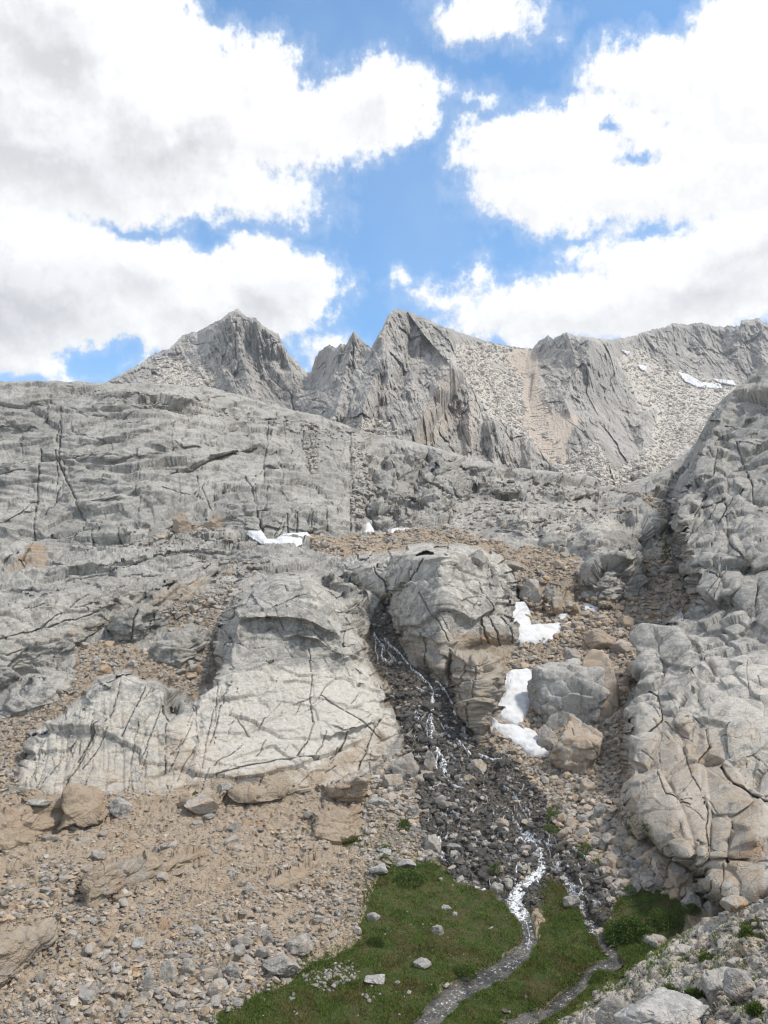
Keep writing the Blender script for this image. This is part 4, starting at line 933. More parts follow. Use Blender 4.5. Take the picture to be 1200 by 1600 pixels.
def rock_shapes(n, sub, sharp=34.0, planes=9, lo=0.42, hi=0.82):
    if sharp < 30: sharp = 40.0
    """n angular stones: a ball cut by random planes"""
    V_, F_ = ICO[sub]
    R_ = rand_rot(n)
    dirs = V_[None] @ np.transpose(R_, (0, 2, 1))
    pn = rng.normal(size=(n, planes, 3)); pn /= np.linalg.norm(pn, axis=2, keepdims=True)
    # three near-orthogonal joint pairs first
    R2 = rand_rot(n)
    for k in range(3):
        pn[:, 2 * k] = R2[:, k] + rng.normal(size=(n, 3)) * 0.12; pn[:, 2 * k + 1] = -R2[:, k] + rng.normal(size=(n, 3)) * 0.12
    pn /= np.linalg.norm(pn, axis=2, keepdims=True)
    pd = rng.uniform(lo, hi, size=(n, planes))
    c = np.einsum('nvd,npd->nvp', dirs, pn)
    r = (np.maximum(c, 0) / pd[:, None]) ** sharp
    r = (r.sum(2) + 1.0 ** sharp) ** (-1 / sharp)
    return dirs * r[..., None] * 1.35, F_
def frames(Nrm, spin):
    z = Nrm / np.linalg.norm(Nrm, axis=1, keepdims=True)
    a = np.stack([np.cos(spin), np.sin(spin), np.zeros_like(spin)], 1)
    x = a - (a * z).sum(1, keepdims=True) * z; x /= np.linalg.norm(x, axis=1, keepdims=True)
    return np.stack([x, np.cross(z, x), z], 2)
def sample(poly, n, maskarr=None, thr=0.5, minmask=None):
    p = np.array(poly, float); out = np.zeros((0, 2))
    for _ in range(60):
        q = np.stack([rng.uniform(max(p[:, 0].min(), -140), min(p[:, 0].max(), 1340), n), rng.uniform(p[:, 1].min(), min(p[:, 1].max(), 1900), n)], 1)
        q = q[poly_sd(q[:, 0], q[:, 1], poly) > 0]
        if maskarr is not None:
            m = locate(q[:, 0], q[:, 1], maskarr); q = q[rng.random(len(q)) < np.clip((m - thr + 0.5), 0, 1) * (m > thr)]
        out = np.concatenate([out, q])
        if len(out) >= n: break
    return out[:n]
def scatter(name, pts, smin, smax, power, flat, tanv, tansd, sub=0, wetv=0.0, sink=0.25, minpx=2.4, mat=None, parent=None):
    n = len(pts)
    if n == 0: return None
    pos = locate(pts[:, 0], pts[:, 1]); nr_ = locate(pts[:, 0], pts[:, 1], NSM)
    dist = np.linalg.norm(pos - np.array([0, 0, CAMZ]), axis=1)
    s = smin * (smax / smin) ** (rng.random(n) ** power)
    s = s * (0.7 + 1.1 * np.clip(fbm(pos, 7.0, 3, 81.0) + 0.15, 0, 0.8))
    s = np.maximum(s, minpx * dist / F)
    V_, F_ = rock_shapes(n, sub)
    sc_ = np.stack([rng.uniform(0.75, 1.35, n), rng.uniform(0.55, 1.0, n), rng.uniform(flat[0], flat[1], n)], 1) * s[:, None] * 0.5
    V_ = V_ * sc_[:, None, :]
    nn = nr_ * 0.7 + np.array([0, 0, 0.5]) + rng.normal(size=(n, 3)) * 0.28
    Fr = frames(nn, rng.uniform(0, 6.283, n))
    V_ = np.einsum('nij,nvj->nvi', Fr, V_) + (pos + nr_ * (sc_[:, 2] * (1 - 2 * sink))[:, None])[:, None]
    k = V_.shape[1]
    Fc = (F_[None] + (np.arange(n) * k)[:, None, None]).reshape(-1, 3)
    loc_tan = np.clip(tanv + tansd * rng.normal(size=n), 0, 1)
    loc_wet = np.clip(np.full(n, wetv) if np.isscalar(wetv) else wetv, 0, 1)
    at = {'tan': np.repeat(loc_tan, k), 'rnd': np.repeat(rng.random(n), k), 'wet': np.repeat(loc_wet, k), 'grass': np.zeros(n * k)}
    o = make_mesh(name, V_.reshape(-1, 3), Fc, at, False, [mat or M_rubble], parent)
    return o
SN = [([(792, 1053), (821, 1046), (838, 1062), (833, 1085), (824, 1115), (815, 1136), (800, 1135), (776, 1122), (776, 1100), (787, 1085)], 0.8, "large upright snow patch filling the slot left of the huge block"),
      ([(764, 1121), (784, 1133), (816, 1137), (838, 1146), (845, 1158), (842, 1168), (862, 1181), (834, 1186), (817, 1175), (792, 1158), (771, 1142)], 0.7, "tongue of snow below the upright snow patch, pointing down right"),
      ([(808, 942), (818, 942), (828, 962), (829, 979), (855, 979), (893, 974), (875, 987), (862, 1006), (813, 1006), (810, 979), (804, 963)], 0.7, "hook shaped snow patch beside the right dome"),
      ([(866, 962), (884, 961), (890, 968), (876, 974)], 0.4, "tiny snow patch above the hook shaped one"), ([(912, 945), (925, 944), (937, 950), (930, 956), (914, 955)], 0.4, "small lone snow patch in the right gully"),
      ([(571, 818), (576, 816), (585, 829), (578, 832), (570, 831)], 0.6, "small pointed snow patch at the right end of the cliff foot"), ([(608, 826), (640, 826), (638, 832), (612, 832)], 0.5, "faint thin snow strip right of the pointed patch"),
      ([(385, 835), (407, 828), (417, 840), (440, 837), (480, 832), (488, 845), (460, 852), (415, 850)], 0.9, "long snow patch lying along the foot of the left cliff")]
SNPOLY = [q_[0] for q_ in SN]
SNOWM = np.maximum.reduce([rmask(p_, 4) for p_ in SNPOLY])
patchy = 0.30 + 0.70 * sstep(fbm(P0, 3.5, 3, 71.0), -0.25, 0.2)
mask_scree = np.clip(scree * patchy * (1 - 0.97 * OUTL) * (1 - 0.92 * grass) + 0.0, 0, 1)
o = scatter("scree_rubble", np.concatenate([sample(SCREE, 24000, mask_scree, 0.2), sample([(-140, 1640), (330, 1600), (560, 1480), (600, 1350), (470, 1350), (200, 1500), (-140, 1560)], 4000, mask_scree, 0.4)]), 0.10, 0.55, 2.2, (0.25, 0.6), 0.58, 0.34)
tag(o, kind='stuff')
o = scatter("ledge_rubble", np.concatenate([sample(MIDRUB, 7000, midrub * (1 - 0.7 * OUTL), 0.3), sample(MIDRUB2, 2200, midrub * (1 - 0.4 * OUTL), 0.3)]), 0.15, 0.8, 2.2, (0.3, 0.7), 0.5, 0.4)
tag(o, kind='stuff')
mt = terr * (1 - 0.98 * SNOWM) * (1 - 0.65 * OUTL) * (1 - wet) * (1 - 0.9 * grass)
o = scatter("gully_rubble", np.concatenate([sample(TERR, 15000, mt, 0.25), sample(GULLY, 1500, gully, 0.3)]), 0.2, 1.3, 2.4, (0.35, 0.8), 0.62, 0.35)
tag(o, kind='stuff')
wp_ = sample(WET, 9000, wet * (1 - 0.5 * grass), 0.35)
o = scatter("wet_cobbles", wp_, 0.12, 0.9, 2.4, (0.35, 0.8), 0.25, 0.3, wetv=(rng.random(len(wp_)) < 0.8) * 0.9)
tag(o, kind='stuff')
LEFTSTRIP = [(575, 1225), (600, 1190), (640, 1165), (650, 1200), (640, 1240), (655, 1300), (690, 1350), (640, 1345), (600, 1360), (575, 1380), (560, 1320)]
o = scatter("streamside_rubble", np.concatenate([sample(LEFTSTRIP, 1500, 1 - 0.8 * grass, 0.3), sample([(850, 1240), (975, 1200), (1000, 1300), (1090, 1370), (1060, 1400), (960, 1400), (900, 1330)], 1800, 1 - 0.7 * grass, 0.3)]), 0.2, 0.8, 1.8, (0.35, 0.75), 0.4, 0.35)
tag(o, kind='stuff')
o = scatter("bank_rubble", sample([(820, 1640), (868, 1598), (905, 1580), (935, 1552), (990, 1510), (1050, 1470), (1105, 1435), (1160, 1418), (1340, 1370), (1340, 1750), (760, 1750)], 6500, bank, 0.4), 0.05, 0.42, 2.6, (0.3, 0.75), 0.22, 0.25, minpx=3)
tag(o, kind='stuff')
o = scatter("cliff_debris", np.concatenate([sample([(545, 690), (572, 700), (582, 770), (560, 835), (545, 800)], 500), sample([(580, 760), (900, 740), (950, 770), (1000, 800), (900, 830), (700, 830), (600, 820)], 1400), sample([(470, 660), (500, 660), (500, 740), (480, 745)], 200),
     sample([(200, 845), (330, 830), (400, 848), (300, 860), (190, 862)], 300), sample([(340, 880), (420, 880), (360, 960), (320, 960)], 400), sample([(100, 600), (560, 672), (560, 690), (100, 612)], 250)]), 0.3, 1.6, 2.5, (0.3, 0.7), 0.25, 0.3)
tag(o, kind='stuff')
o = scatter("meadow_stones", sample([(345, 1590), (480, 1512), (560, 1470), (640, 1350), (800, 1417), (900, 1400), (950, 1500), (880, 1560), (640, 1600)], 60, grass, 0.4), 0.12, 0.4, 2.0, (0.4, 0.7), 0.15, 0.2)
tag(o, kind='stuff')
o = scatter("meadow_gravel", sample([(470, 1525), (550, 1505), (560, 1535), (520, 1550), (480, 1545)], 220), 0.12, 0.35, 2.0, (0.4, 0.7), 0.1, 0.2)
tag(o, kind='stuff')

def boulder(px, py, w, h, tanv, label, cat="boulder", group=None, rough=1.0, name="boulder", sharp=16, planes=10, sub=3, rnd=None, wetv=0.0, yaw=None):
    pos = locate([px], [py + h * 0.32])[0]
    nrm = locate([px], [py + h * 0.32], NSM)[0]
    dist = (pos - np.array([0, 0, CAMZ])) @ np.array([0, CP, SP])
    W_ = w * dist / F; H_ = h * dist / F
    V_, F_ = rock_shapes(1, sub, sharp, planes, 0.58, 0.82)
    V_ = V_[0]
    V_ = V_ / np.abs(V_).max(0)
    V_ = V_ * np.array([W_ / 2, W_ / 2 * rng.uniform(0.7, 0.95), H_ / 2 * 1.15])
    nq = V_ / max(W_, H_) * 3 + rng.uniform(0, 60)
    V_ *= (1 + 0.07 * rough * fbm(nq, 1.0, 4, 1.0)[:, None] + 0.03 * rough * fbm(nq, 0.25, 2, 2.0, ridged=True)[:, None])
    if sub >= 4:
        F1_, F2_, ci_, of_ = voronoi(nq.astype(F32), (0.9, 0.9, 0.6), int(rng.integers(1, 900)))
        V_ *= (1 + 0.10 * (hash3(ci_, 5) - 0.5) + 0.10 * (of_[:, 0] * (hash3(ci_, 6) - 0.5) + of_[:, 2] * (hash3(ci_, 7) - 0.5)) * 2 - 0.035 * np.exp(-((F2_ - F1_) / 0.06) ** 2))[:, None]
    a = rng.uniform(-0.5, 0.5) if yaw is None else yaw
    c, s_ = math.cos(a), math.sin(a)
    V_ = V_ @ np.array([[c, s_, 0], [-s_, c, 0], [0, 0, 1]])
    sl = -nrm[:2] / max(nrm[2], 0.3) * 0.0
    o = make_mesh(name, V_, F_, {'tan': np.full(len(V_), tanv) + 0.25 * fbm(nq, 1.0, 2, 3.0), 'rnd': np.full(len(V_), rng.uniform(0.35, 0.7) if rnd is None else rnd), 'wet': np.full(len(V_), wetv), 'grass': np.zeros(len(V_))}, True, [M_boulder])
    o.location = Vector((float(pos[0]), float(pos[1]), float(pos[2] + H_ * 0.22)))
    tag(o, label, cat, group)
    return o
from mathutils import Vector
M_boulder = rock_material("boulder_granite", (0.28, 0.262, 0.236, 1), (0.37, 0.35, 0.318, 1), (0.33, 0.25, 0.177, 1), scale=0.5, bump=0.12, rnd=True)
BOULDERS = [
    (884, 1086, 122, 104, 0.15, "huge grey and tan block standing right of the lower snow patch"),
    (936, 1080, 74, 124, 0.7, "tall rusty tan slab leaning on the huge block right of the snow"),
    (905, 1168, 88, 90, 0.5, "rounded tan boulder directly below the huge block by the snow"),
    (857, 1155, 34, 44, 0.5, "small tan boulder wedged left of the block below the snow's right end"),
    (917, 1232, 30, 32, 0.7, "brown rounded boulder in the gravel below the huge block"),
    (893, 1026, 34, 26, 0.55, "smooth brownish egg shaped boulder in the gully above the huge block"),
    (938, 1003, 46, 34, 0.75, "flat topped tan boulder near the middle of the right gully"),
    (975, 1012, 40, 26, 0.7, "tan block at the gully edge beside the right buttress"),
    (186, 1268, 38, 34, 0.0, "lone pale grey block sitting on the ledge below the left slab"),
    (465, 1480, 50, 30, 0.3, "box shaped pinkish block low in the scree left of the meadow"),
    (440, 1517, 58, 22, 0.0, "flat white grey slab at the left edge of the meadow"),
    (340, 1553, 38, 30, 0.55, "tan angular block at the bottom of the scree"),
    (262, 1523, 28, 42, 0.05, "upright pale grey slab low in the scree"),
    (230, 1540, 22, 44, 0.2, "narrow upright pinkish slab beside the pale upright slab"),
    (290, 1520, 26, 30, 0.25, "squat grey block right of the pale upright slab in the scree"),
    (364, 1522, 26, 26, 0.15, "pale cube like block right of the lower scree cluster"),
    (60, 1248, 36, 10, 0.0, "thin white slab lying on the ledge at the far left"),
    (313, 1252, 58, 26, 0.6, "long rounded tan boulder on the ledge under the main slab"),
    (350, 1238, 28, 18, 0.05, "small whitish block on the end of the long tan boulder"),
    (632, 1200, 48, 46, 0.3, "large pale boulder left of the cascade foot"),
    (612, 1222, 34, 36, 0.45, "tan boulder leaning on the pale boulder left of the cascade foot"),
    (673, 1187, 20, 36, 0.45, "tilted brown wedge of rock beside the lowest waterfall"),
    (745, 1197, 34, 24, 0.55, "tan boulder sitting at the right of the lowest waterfall"),
    (733, 1221, 22, 14, 0.5, "small tan rock below the boulder right of the waterfall"),
    (700, 1262, 28, 14, 0.6, "flat yellowish rock alone on the dark wet fan"),
    (675, 1319, 32, 30, 0.45, "rounded tan boulder at the top left corner of the meadow"),
    (785, 1289, 22, 15, 0.6, "yellowish rock at the right edge of the dark wet fan"),
    (645, 1272, 20, 18, 0.05, "pale grey rock on the left bank beside the dark fan"),
    (591, 1255, 36, 16, 0.1, "flat pale slab left of the dark fan's upper end"),
    (602, 1331, 26, 10, 0.05, "flat whitish stone above the meadow's upper left corner"),
    (593, 1362, 34, 14, 0.0, "long white stone on the meadow's upper left rim"),
    (634, 1350, 34, 14, 0.05, "white slab among plants on top of the meadow"),
    (779, 1386, 26, 24, 0.5, "brownish boulder in the fork of the two streams"),
    (780, 1364, 14, 13, 0.55, "small tan stone above the boulder in the stream fork"),
    (808, 1341, 18, 18, 0.45, "tan cobble beside the right stream above the fork"),
    (894, 1413, 28, 20, 0.35, "pale tan wedge lying on the strip of meadow between the streams"),
    (910, 1431, 12, 13, 0.45, "small rock below the pale tan wedge between the streams"),
    (944, 1400, 18, 14, 0.3, "pale rock in the right stream's cobbles"),
    (935, 1449, 28, 9, 0.5, "flat tan rock crossing the right stream"),
    (684, 1456, 20, 14, 0.0, "white stone in the middle of the left meadow"),
    (660, 1510, 30, 14, 0.0, "long pale stone low in the left meadow"),
    (590, 1532, 48, 12, 0.0, "flat white slab near the bottom of the left meadow"),
    (697, 1421, 18, 7, 0.0, "thin white stone high in the left meadow"),
    (711, 1433, 8, 8, 0.0, "tiny white stone right of the thin one in the meadow"),
    (583, 1431, 22, 14, 0.1, "pale stone at the left rim of the meadow"),
    (1023, 1472, 44, 14, 0.45, "flat salmon coloured slab behind the near bank"),
    (1018, 1492, 12, 10, 0.05, "small white stone beside the flat salmon slab"),
    (1085, 1410, 38, 34, 0.05, "whitish grey boulder at the foot of the right buttress"),
    (1118, 1420, 30, 26, 0.3, "grey brown boulder right of the whitish one under the buttress"),
    (1155, 1424, 46, 24, 0.45, "brownish flat boulder where the near bank meets the buttress"),
    (1060, 1396, 20, 14, 0.6, "reddish tan rock left of the whitish buttress boulder"),
    (1013, 1345, 34, 34, 0.65, "tan boulder leaning against the buttress foot"),
    (996, 1332, 18, 26, 0.4, "greyish upright rock left of the leaning tan boulder"),
    (938, 1275, 20, 28, 0.0, "dark grey tilted rock above the green patches on the right"),
    (955, 1318, 28, 20, 0.4, "pale brown rock beside the green patch on the right bank"),
    (960, 1345, 34, 26, 0.4, "broad tan rock lowest of the right bank's big rocks"),
    (965, 1598, 60, 70, 0.0, "smooth pale grey boulder breaking the edge of the near bank"),
    (1130, 1545, 74, 50, 0.05, "large blue grey boulder on the near bank"),
    (1172, 1560, 60, 62, 0.35, "tan domed boulder at the right edge of the near bank"),
    (1040, 1588, 150, 56, 0.2, "broad pale bedrock hump at the bottom of the near bank"),
    (1160, 1512, 44, 14, 0.5, "flat tan slab lying on the near bank by the right edge"),
    (1070, 1488, 26, 18, 0.1, "whitish rock near the top of the near bank"),
    (1135, 1478, 22, 16, 0.05, "white rock left of the round green bush on the near bank"),
    (1190, 1422, 24, 16, 0.05, "pale rock at the right edge under the buttress"),
    (833, 925, 40, 46, 0.35, "tall brown block left of the upper snow's fallen blocks"),
    (862, 925, 26, 26, 0.25, "grey triangular block above the upper snow patch"),
    (868, 946, 24, 26, 0.55, "reddish cube of rock above the upper snow patch"),
    (1045, 890, 34, 16, 0.35, "flat brownish slab high in the right gully"),
    (1030, 870, 20, 10, 0.0, "small whitish slab high in the right gully"),
    (1000, 845, 26, 34, 0.05, "rounded grey block at the left of the upper gully"),
    (283, 816, 28, 34, 0.75, "orange tan block at the foot of the left cliff"),
    (329, 822, 26, 22, 0.6, "orange topped cube of rock at the foot of the left cliff"),
    (745, 870, 34, 26, 0.3, "grey brown block behind the top of the right dome"),
    (800, 882, 40, 18, 0.35, "long tan block right of the dome's top"),
]
for b in BOULDERS:
    boulder(b[0], b[1], b[2], b[3], b[4], b[5], rough=1.0, planes=12, sub=5 if b[2] > 50 else 4, name="boulder")
# loose blocks that nothing tells apart, one object each
protos = {}
def small_blocks(n, poly, smin, smax, tanv, label, group, mask=None, wetv=0.0, thr=0.3, flat=(0.45, 0.9), nm="rock"):
    global_pts = sample(poly, n, mask, thr)
    vs, fs = rock_shapes(8, 2, 16, 10)
    key = group
    mes = []
    for k in range(8):
        v_ = vs[k] / np.abs(vs[k]).max()
        v_ *= (1 + 0.10 * fbm(v_ * 2.5 + k * 9, 1.0, 3, 1.0)[:, None])
        me = None
        mes.append(v_)
    meshes = []
    for i, (u, v) in enumerate(global_pts):
        pos = locate([u], [v])[0]; nn = locate([u], [v], NSM)[0]
        k = i % 8
        if i < 8:
            o = make_mesh(nm, mes[k], fs, {'tan': np.full(len(mes[k]), np.clip(tanv + 0.25 * rng.normal(), 0, 1)), 'rnd': np.full(len(mes[k]), rng.uniform(0.2, 0.85)), 'wet': np.full(len(mes[k]), wetv), 'grass': np.zeros(len(mes[k]))}, False, [M_boulder])
            meshes.append(o)
        else:
            o = meshes[k].copy(); COL.objects.link(o)
        s = rng.uniform(smin, smax) * 0.5
        fl = rng.uniform(*flat)
        o.scale = (s * rng.uniform(0.9, 1.3), s * rng.uniform(0.65, 1.0), s * fl)
        o.rotation_euler = (rng.uniform(-0.35, 0.45), rng.uniform(-0.35, 0.35), rng.uniform(0, 6.28))
        p_ = pos + nn * s * fl * 0.35
        o.location = (float(p_[0]), float(p_[1]), float(p_[2]))
        tag(o, label, "rock", group)
small_blocks(95, [(-60, 1300), (560, 1270), (560, 1480), (340, 1600), (-60, 1640)], 0.55, 1.15, 0.25, "angular block lying loose in the tan scree left of the meadow", "angular blocks in the left scree", mask_scree)
small_blocks(45, [(820, 870), (900, 870), (1070, 900), (1040, 975), (1000, 1010), (980, 1110), (960, 1150), (950, 1020), (870, 960), (815, 930)], 1.0, 2.2, 0.6, "tan block lying in the right hand gully above the snow", "tan blocks in the right gully", mt)
small_blocks(40, [(850, 1240), (975, 1190), (1000, 1300), (1090, 1370), (1060, 1400), (960, 1400), (900, 1330)], 0.5, 1.0, 0.45, "rounded tan rock on the slope between the dark fan and the buttress", "rocks right of the dark fan", None)
small_blocks(45, [(610, 1080), (700, 1075), (745, 1165), (800, 1190), (760, 1225), (640, 1210), (640, 1150)], 0.6, 1.5, 0.3, "dark wet block lying in the bed of the cascade", "wet blocks in the cascade", None, wetv=0.9)
small_blocks(25, [(650, 1310), (700, 1300), (800, 1330), (850, 1380), (800, 1395), (740, 1375)], 0.5, 0.9, 0.35, "cobble lying between the streams below the dark fan", "cobbles between the streams", None, wetv=0.2)
small_blocks(30, [(60, 1000), (330, 940), (335, 1060), (250, 1060), (150, 1060), (60, 1110)], 0.8, 1.6, 0.4, "block lying in the rubble pocket above the left slabs", "blocks in the rubble pocket", midrub)
small_blocks(20, [(960, 1560), (1050, 1480), (1150, 1430), (1200, 1440), (1200, 1600), (1000, 1600)], 0.25, 0.5, 0.15, "pale stone lying loose on the near bank", "stones on the near bank", None)

# ------------------------------------------------------------------ snow patches
M_snow, N, b = new_mat("snow")
co = N.n('ShaderNodeTexCoord').outputs['Object']
sn = N.noise(co, 1.2, 5, 0.6).outputs[0]
N.set(b, 'Base Color', N.mix(N.ramp(sn, 0.4, 0.75), (0.60, 0.61, 0.63, 1), (0.47, 0.455, 0.43, 1)))
b.inputs['Roughness'].default_value = 0.7
b.inputs['Subsurface Weight'].default_value = 0.0
N.set(b, 'Normal', N.n('ShaderNodeBump', ins={'Strength': 0.7, 'Distance': 0.15, 'Height': N.noise(co, 1.8, 4, 0.6).outputs[0]}).outputs[0])
for poly, th, lab in SN:
    p = np.array(poly, float)
    x0, x1, y0, y1 = p[:, 0].min() - 3, p[:, 0].max() + 3, p[:, 1].min() - 3, p[:, 1].max() + 3
    gu, gv = np.meshgrid(np.arange(x0, x1, 0.8), np.arange(y1, y0, -0.8))
    wq_ = np.stack([gu, gv, gu * 0], -1)
    sd = poly_sd(gu + 2.2 * fbm(wq_, 14.0, 3, 41.0), gv + 2.2 * fbm(wq_, 14.0, 3, 42.0), poly)
    pos = locate(gu, gv, GSM); nn = locate(gu, gv, NSM)
    dd_ = np.linalg.norm(pos - np.array([0, 0, CAMZ]), axis=-1)
    m_ = sd * dd_ / F
    t = np.clip(m_ / th, -0.5, 1); hgt = np.where(t > 0, np.sqrt(1 - (1 - t) ** 2), t * 2.0) * th * 0.55
    hgt = hgt + 0.10 * fbm(pos, 1.5, 3, 43.0) * (t > 0.3) - 0.04 * np.cos(pos[..., 2] * 9) * (t > 0.5)
    up = nn * 0.75 + np.array([0, -0.1, 0.3])
    pp = pos + up * hgt[..., None]
    fc_ = grid_faces(*gu.shape); keep = (sd.ravel()[fc_] > -1.6).all(1); fc_ = fc_[keep]
    uq, inv = np.unique(fc_, return_inverse=True)
    o = make_mesh("snow_patch", pp.reshape(-1, 3)[uq], inv.reshape(-1, 4), None, True, [M_snow])
    tag(o, lab, "snow", "snow patches on the lower slopes")
def mloc(u, v):
    i = np.clip(((u - mu[0]) / 0.9), 0, len(mu) - 1.01).astype(int)
    c = mc[i]; b_ = mb[i]; j = np.clip((v - b_) / (c - b_) * (NM - 1), 0, NM - 1.01).astype(int)
    return i, j
lms = blur(lm, 3)
for poly, lab in [([(1060, 582), (1075, 585), (1095, 597), (1125, 600), (1128, 606), (1090, 604), (1070, 595)], "longest snow streak below the right hand ridge"), ([(1115, 592), (1145, 595), (1150, 602), (1125, 598)], "short snow streak beside the longest one under the right ridge"),
                  ([(997, 570), (1010, 572), (1009, 579), (1002, 577)], "small bright snow spot left of the streaks under the ridge"), ([(972, 547), (984, 550), (980, 554)], "tiny snow spot high on the spur below the right ridge")]:
    p = np.array(poly, float)
    gu, gv = np.meshgrid(np.arange(p[:, 0].min() - 2, p[:, 0].max() + 2, 0.7), np.arange(p[:, 1].max() + 2, p[:, 1].min() - 2, -0.7))
    sd = poly_sd(gu, gv, poly); i, j = mloc(gu, gv)
    Dm = np.exp(lms[j, i]); Dm = Dm - 4.0 * np.clip(sd / 2 + 0.7, -1, 1) - 3
    pp = unproject(gu, gv, Dm); fc_ = grid_faces(*gu.shape); fc_ = fc_[(sd.ravel()[fc_] > -1.0).all(1)]
    uq, inv = np.unique(fc_, return_inverse=True)
    o = make_mesh("snow_patch", pp.reshape(-1, 3)[uq], inv.reshape(-1, 4), None, True, [M_snow]); tag(o, lab, "snow", "snow patches on the mountains")

tal = np.array([])
cand = np.stack([rng.uniform(240, 1160, 60000), rng.uniform(530, 770, 60000)], 1)
i, j = mloc(cand[:, 0], cand[:, 1]); ok = rng.random(len(cand)) < (talus[j, i] ** 1.5) * 0.9 * np.where(couloir[j, i] > 0.3, 0.03, 1); i = i[ok]; j = j[ok]
i = i[:11000]; j = j[:11000]; n = len(i)
pos = MPt[j, i]; dist = np.linalg.norm(pos, axis=1); V_, F_ = rock_shapes(n, 0)
sz = 0.9 * (5.5 / 0.9) ** (rng.random(n) ** 4) * (0.6 + dist / 1500)
V_ = V_ * (np.stack([rng.uniform(0.8, 1.4, n), rng.uniform(0.6, 1, n), rng.uniform(0.35, 0.7, n)], 1) * sz[:, None] * 0.5)[:, None]
V_ = np.einsum('nij,nvj->nvi', frames(np.array([0, -0.4, 1.0]) + rng.normal(size=(n, 3)) * 0.35, rng.uniform(0, 6.28, n)), V_) + pos[:, None] + np.array([0, -0.3, 0.3])
k = V_.shape[1]
tag(make_mesh("mountain_talus", V_.reshape(-1, 3), (F_[None] + (np.arange(n) * k)[:, None, None]).reshape(-1, 3), {'tan': np.repeat(np.clip(0.15 + 0.2 * rng.normal(size=n), 0, 1), k), 'pale': np.repeat(rng.random(n) * 1.2, k)}, False, [M_mount]), kind='stuff')

# ------------------------------------------------------------------ water
M_water, N, b = new_mat("stream_water")
co = N.n('ShaderNodeTexCoord').outputs['Object']
st = N.noise(co, 5.0, 6, 0.7, 0.6).outputs[0]
foam = N.ramp(N.m('ADD', st, N.m('MULTIPLY', N.attr('foam').outputs['Fac'], 0.32)), 0.63, 0.78)
N.set(b, 'Base Color', N.mix(foam, N.mix(N.ramp(N.noise(co, 0.8, 3).outputs[0], 0.4, 0.6), (0.035, 0.034, 0.030, 1), (0.11, 0.10, 0.085, 1)), (0.72, 0.74, 0.76, 1)))
N.set(b, 'Roughness', N.mixf(foam, 0.12, 0.6))
N.set(b, 'Normal', N.n('ShaderNodeBump', ins={'Strength': 1.0, 'Distance': 0.16, 'Height': N.noise(co, 4.0, 4, 0.65).outputs[0]}).outputs[0])
M_foam, N, b = new_mat("falling_water")
co = N.n('ShaderNodeTexCoord').outputs['Object']
fo = N.noise(co, 4.5, 6, 0.75).outputs[0]
N.set(b, 'Base Color', (0.78, 0.80, 0.82, 1)); b.inputs['Roughness'].default_value = 0.4
N.set(b, 'Alpha', N.ramp(fo, 0.44, 0.56))
N.set(b, 'Normal', N.n('ShaderNodeBump', ins={'Strength': 0.8, 'Distance': 0.05, 'Height': fo}).outputs[0])
def resample(pts, step):
    p = np.array(pts, float); seg = np.linalg.norm(np.diff(p, axis=0), axis=1); L = np.concatenate([[0], np.cumsum(seg)])
    t = np.arange(0, L[-1], step)
    x = np.interp(t, L, p[:, 0]); y = np.interp(t, L, p[:, 1])
    k = 4
    if len(x) > 2 * k + 2:
        ker = np.ones(2 * k + 1) / (2 * k + 1)
        xs = np.convolve(np.pad(x, k, mode='edge'), ker, 'valid'); ys = np.convolve(np.pad(y, k, mode='edge'), ker, 'valid'); x, y = xs, ys
    return np.stack([x, y], 1), t / L[-1]
cb = []
for pts, w0, w1 in STREAMS:
    c_, t = resample(pts, 1.0); k = rng.integers(0, len(c_), 1000); k = k[(t[k] < 0.35) | (rng.random(1000) < 0.38)]; cb.append(c_[k] + rng.normal(size=(len(k), 2)) * (0.62 * (w0 + (w1 - w0) * t[k]))[:, None])
cb = np.concatenate(cb)
tag(scatter("stream_cobbles", cb, 0.12, 0.7, 2.6, (0.35, 0.7), 0.2, 0.25, wetv=(rng.random(len(cb)) < 0.8) * 0.9, sink=0.2), kind='stuff')
for si, (pts, w0, w1) in enumerate(STREAMS):
    c_, t = resample(pts, 1.5)
    tg = np.gradient(c_, axis=0); tg /= np.linalg.norm(tg, axis=1, keepdims=True); nm = np.stack([-tg[:, 1], tg[:, 0]], 1)
    K = 19; off = np.linspace(-1.3, 1.3, K); w = w0 + (w1 - w0) * t
    uv = c_[:, None] + nm[:, None] * (off[None, :, None] * w[:, None, None])
    pos = locate(uv[..., 0], uv[..., 1], P0)
    steepness = np.clip(np.abs(np.gradient(pos[:, K // 2, 2])) / 0.05, 0, 1.5)
    pos[..., 2] -= 0.07
    pos[..., 2] += 0.05 * fbm(pos, 0.7, 3, 51.0)
    fo_ = (0.25 + 0.5 * steepness)[:, None] * (1 - 0.6 * np.abs(off)[None]) + 0.4 * (t < 0.35)[:, None]
    if si == 2: fo_ = fo_ * 0.6
    o = make_mesh("stream", pos.reshape(-1, 3), grid_faces(len(c_), K), {'foam': fo_}, True, [M_water]); tag(o, kind='structure')
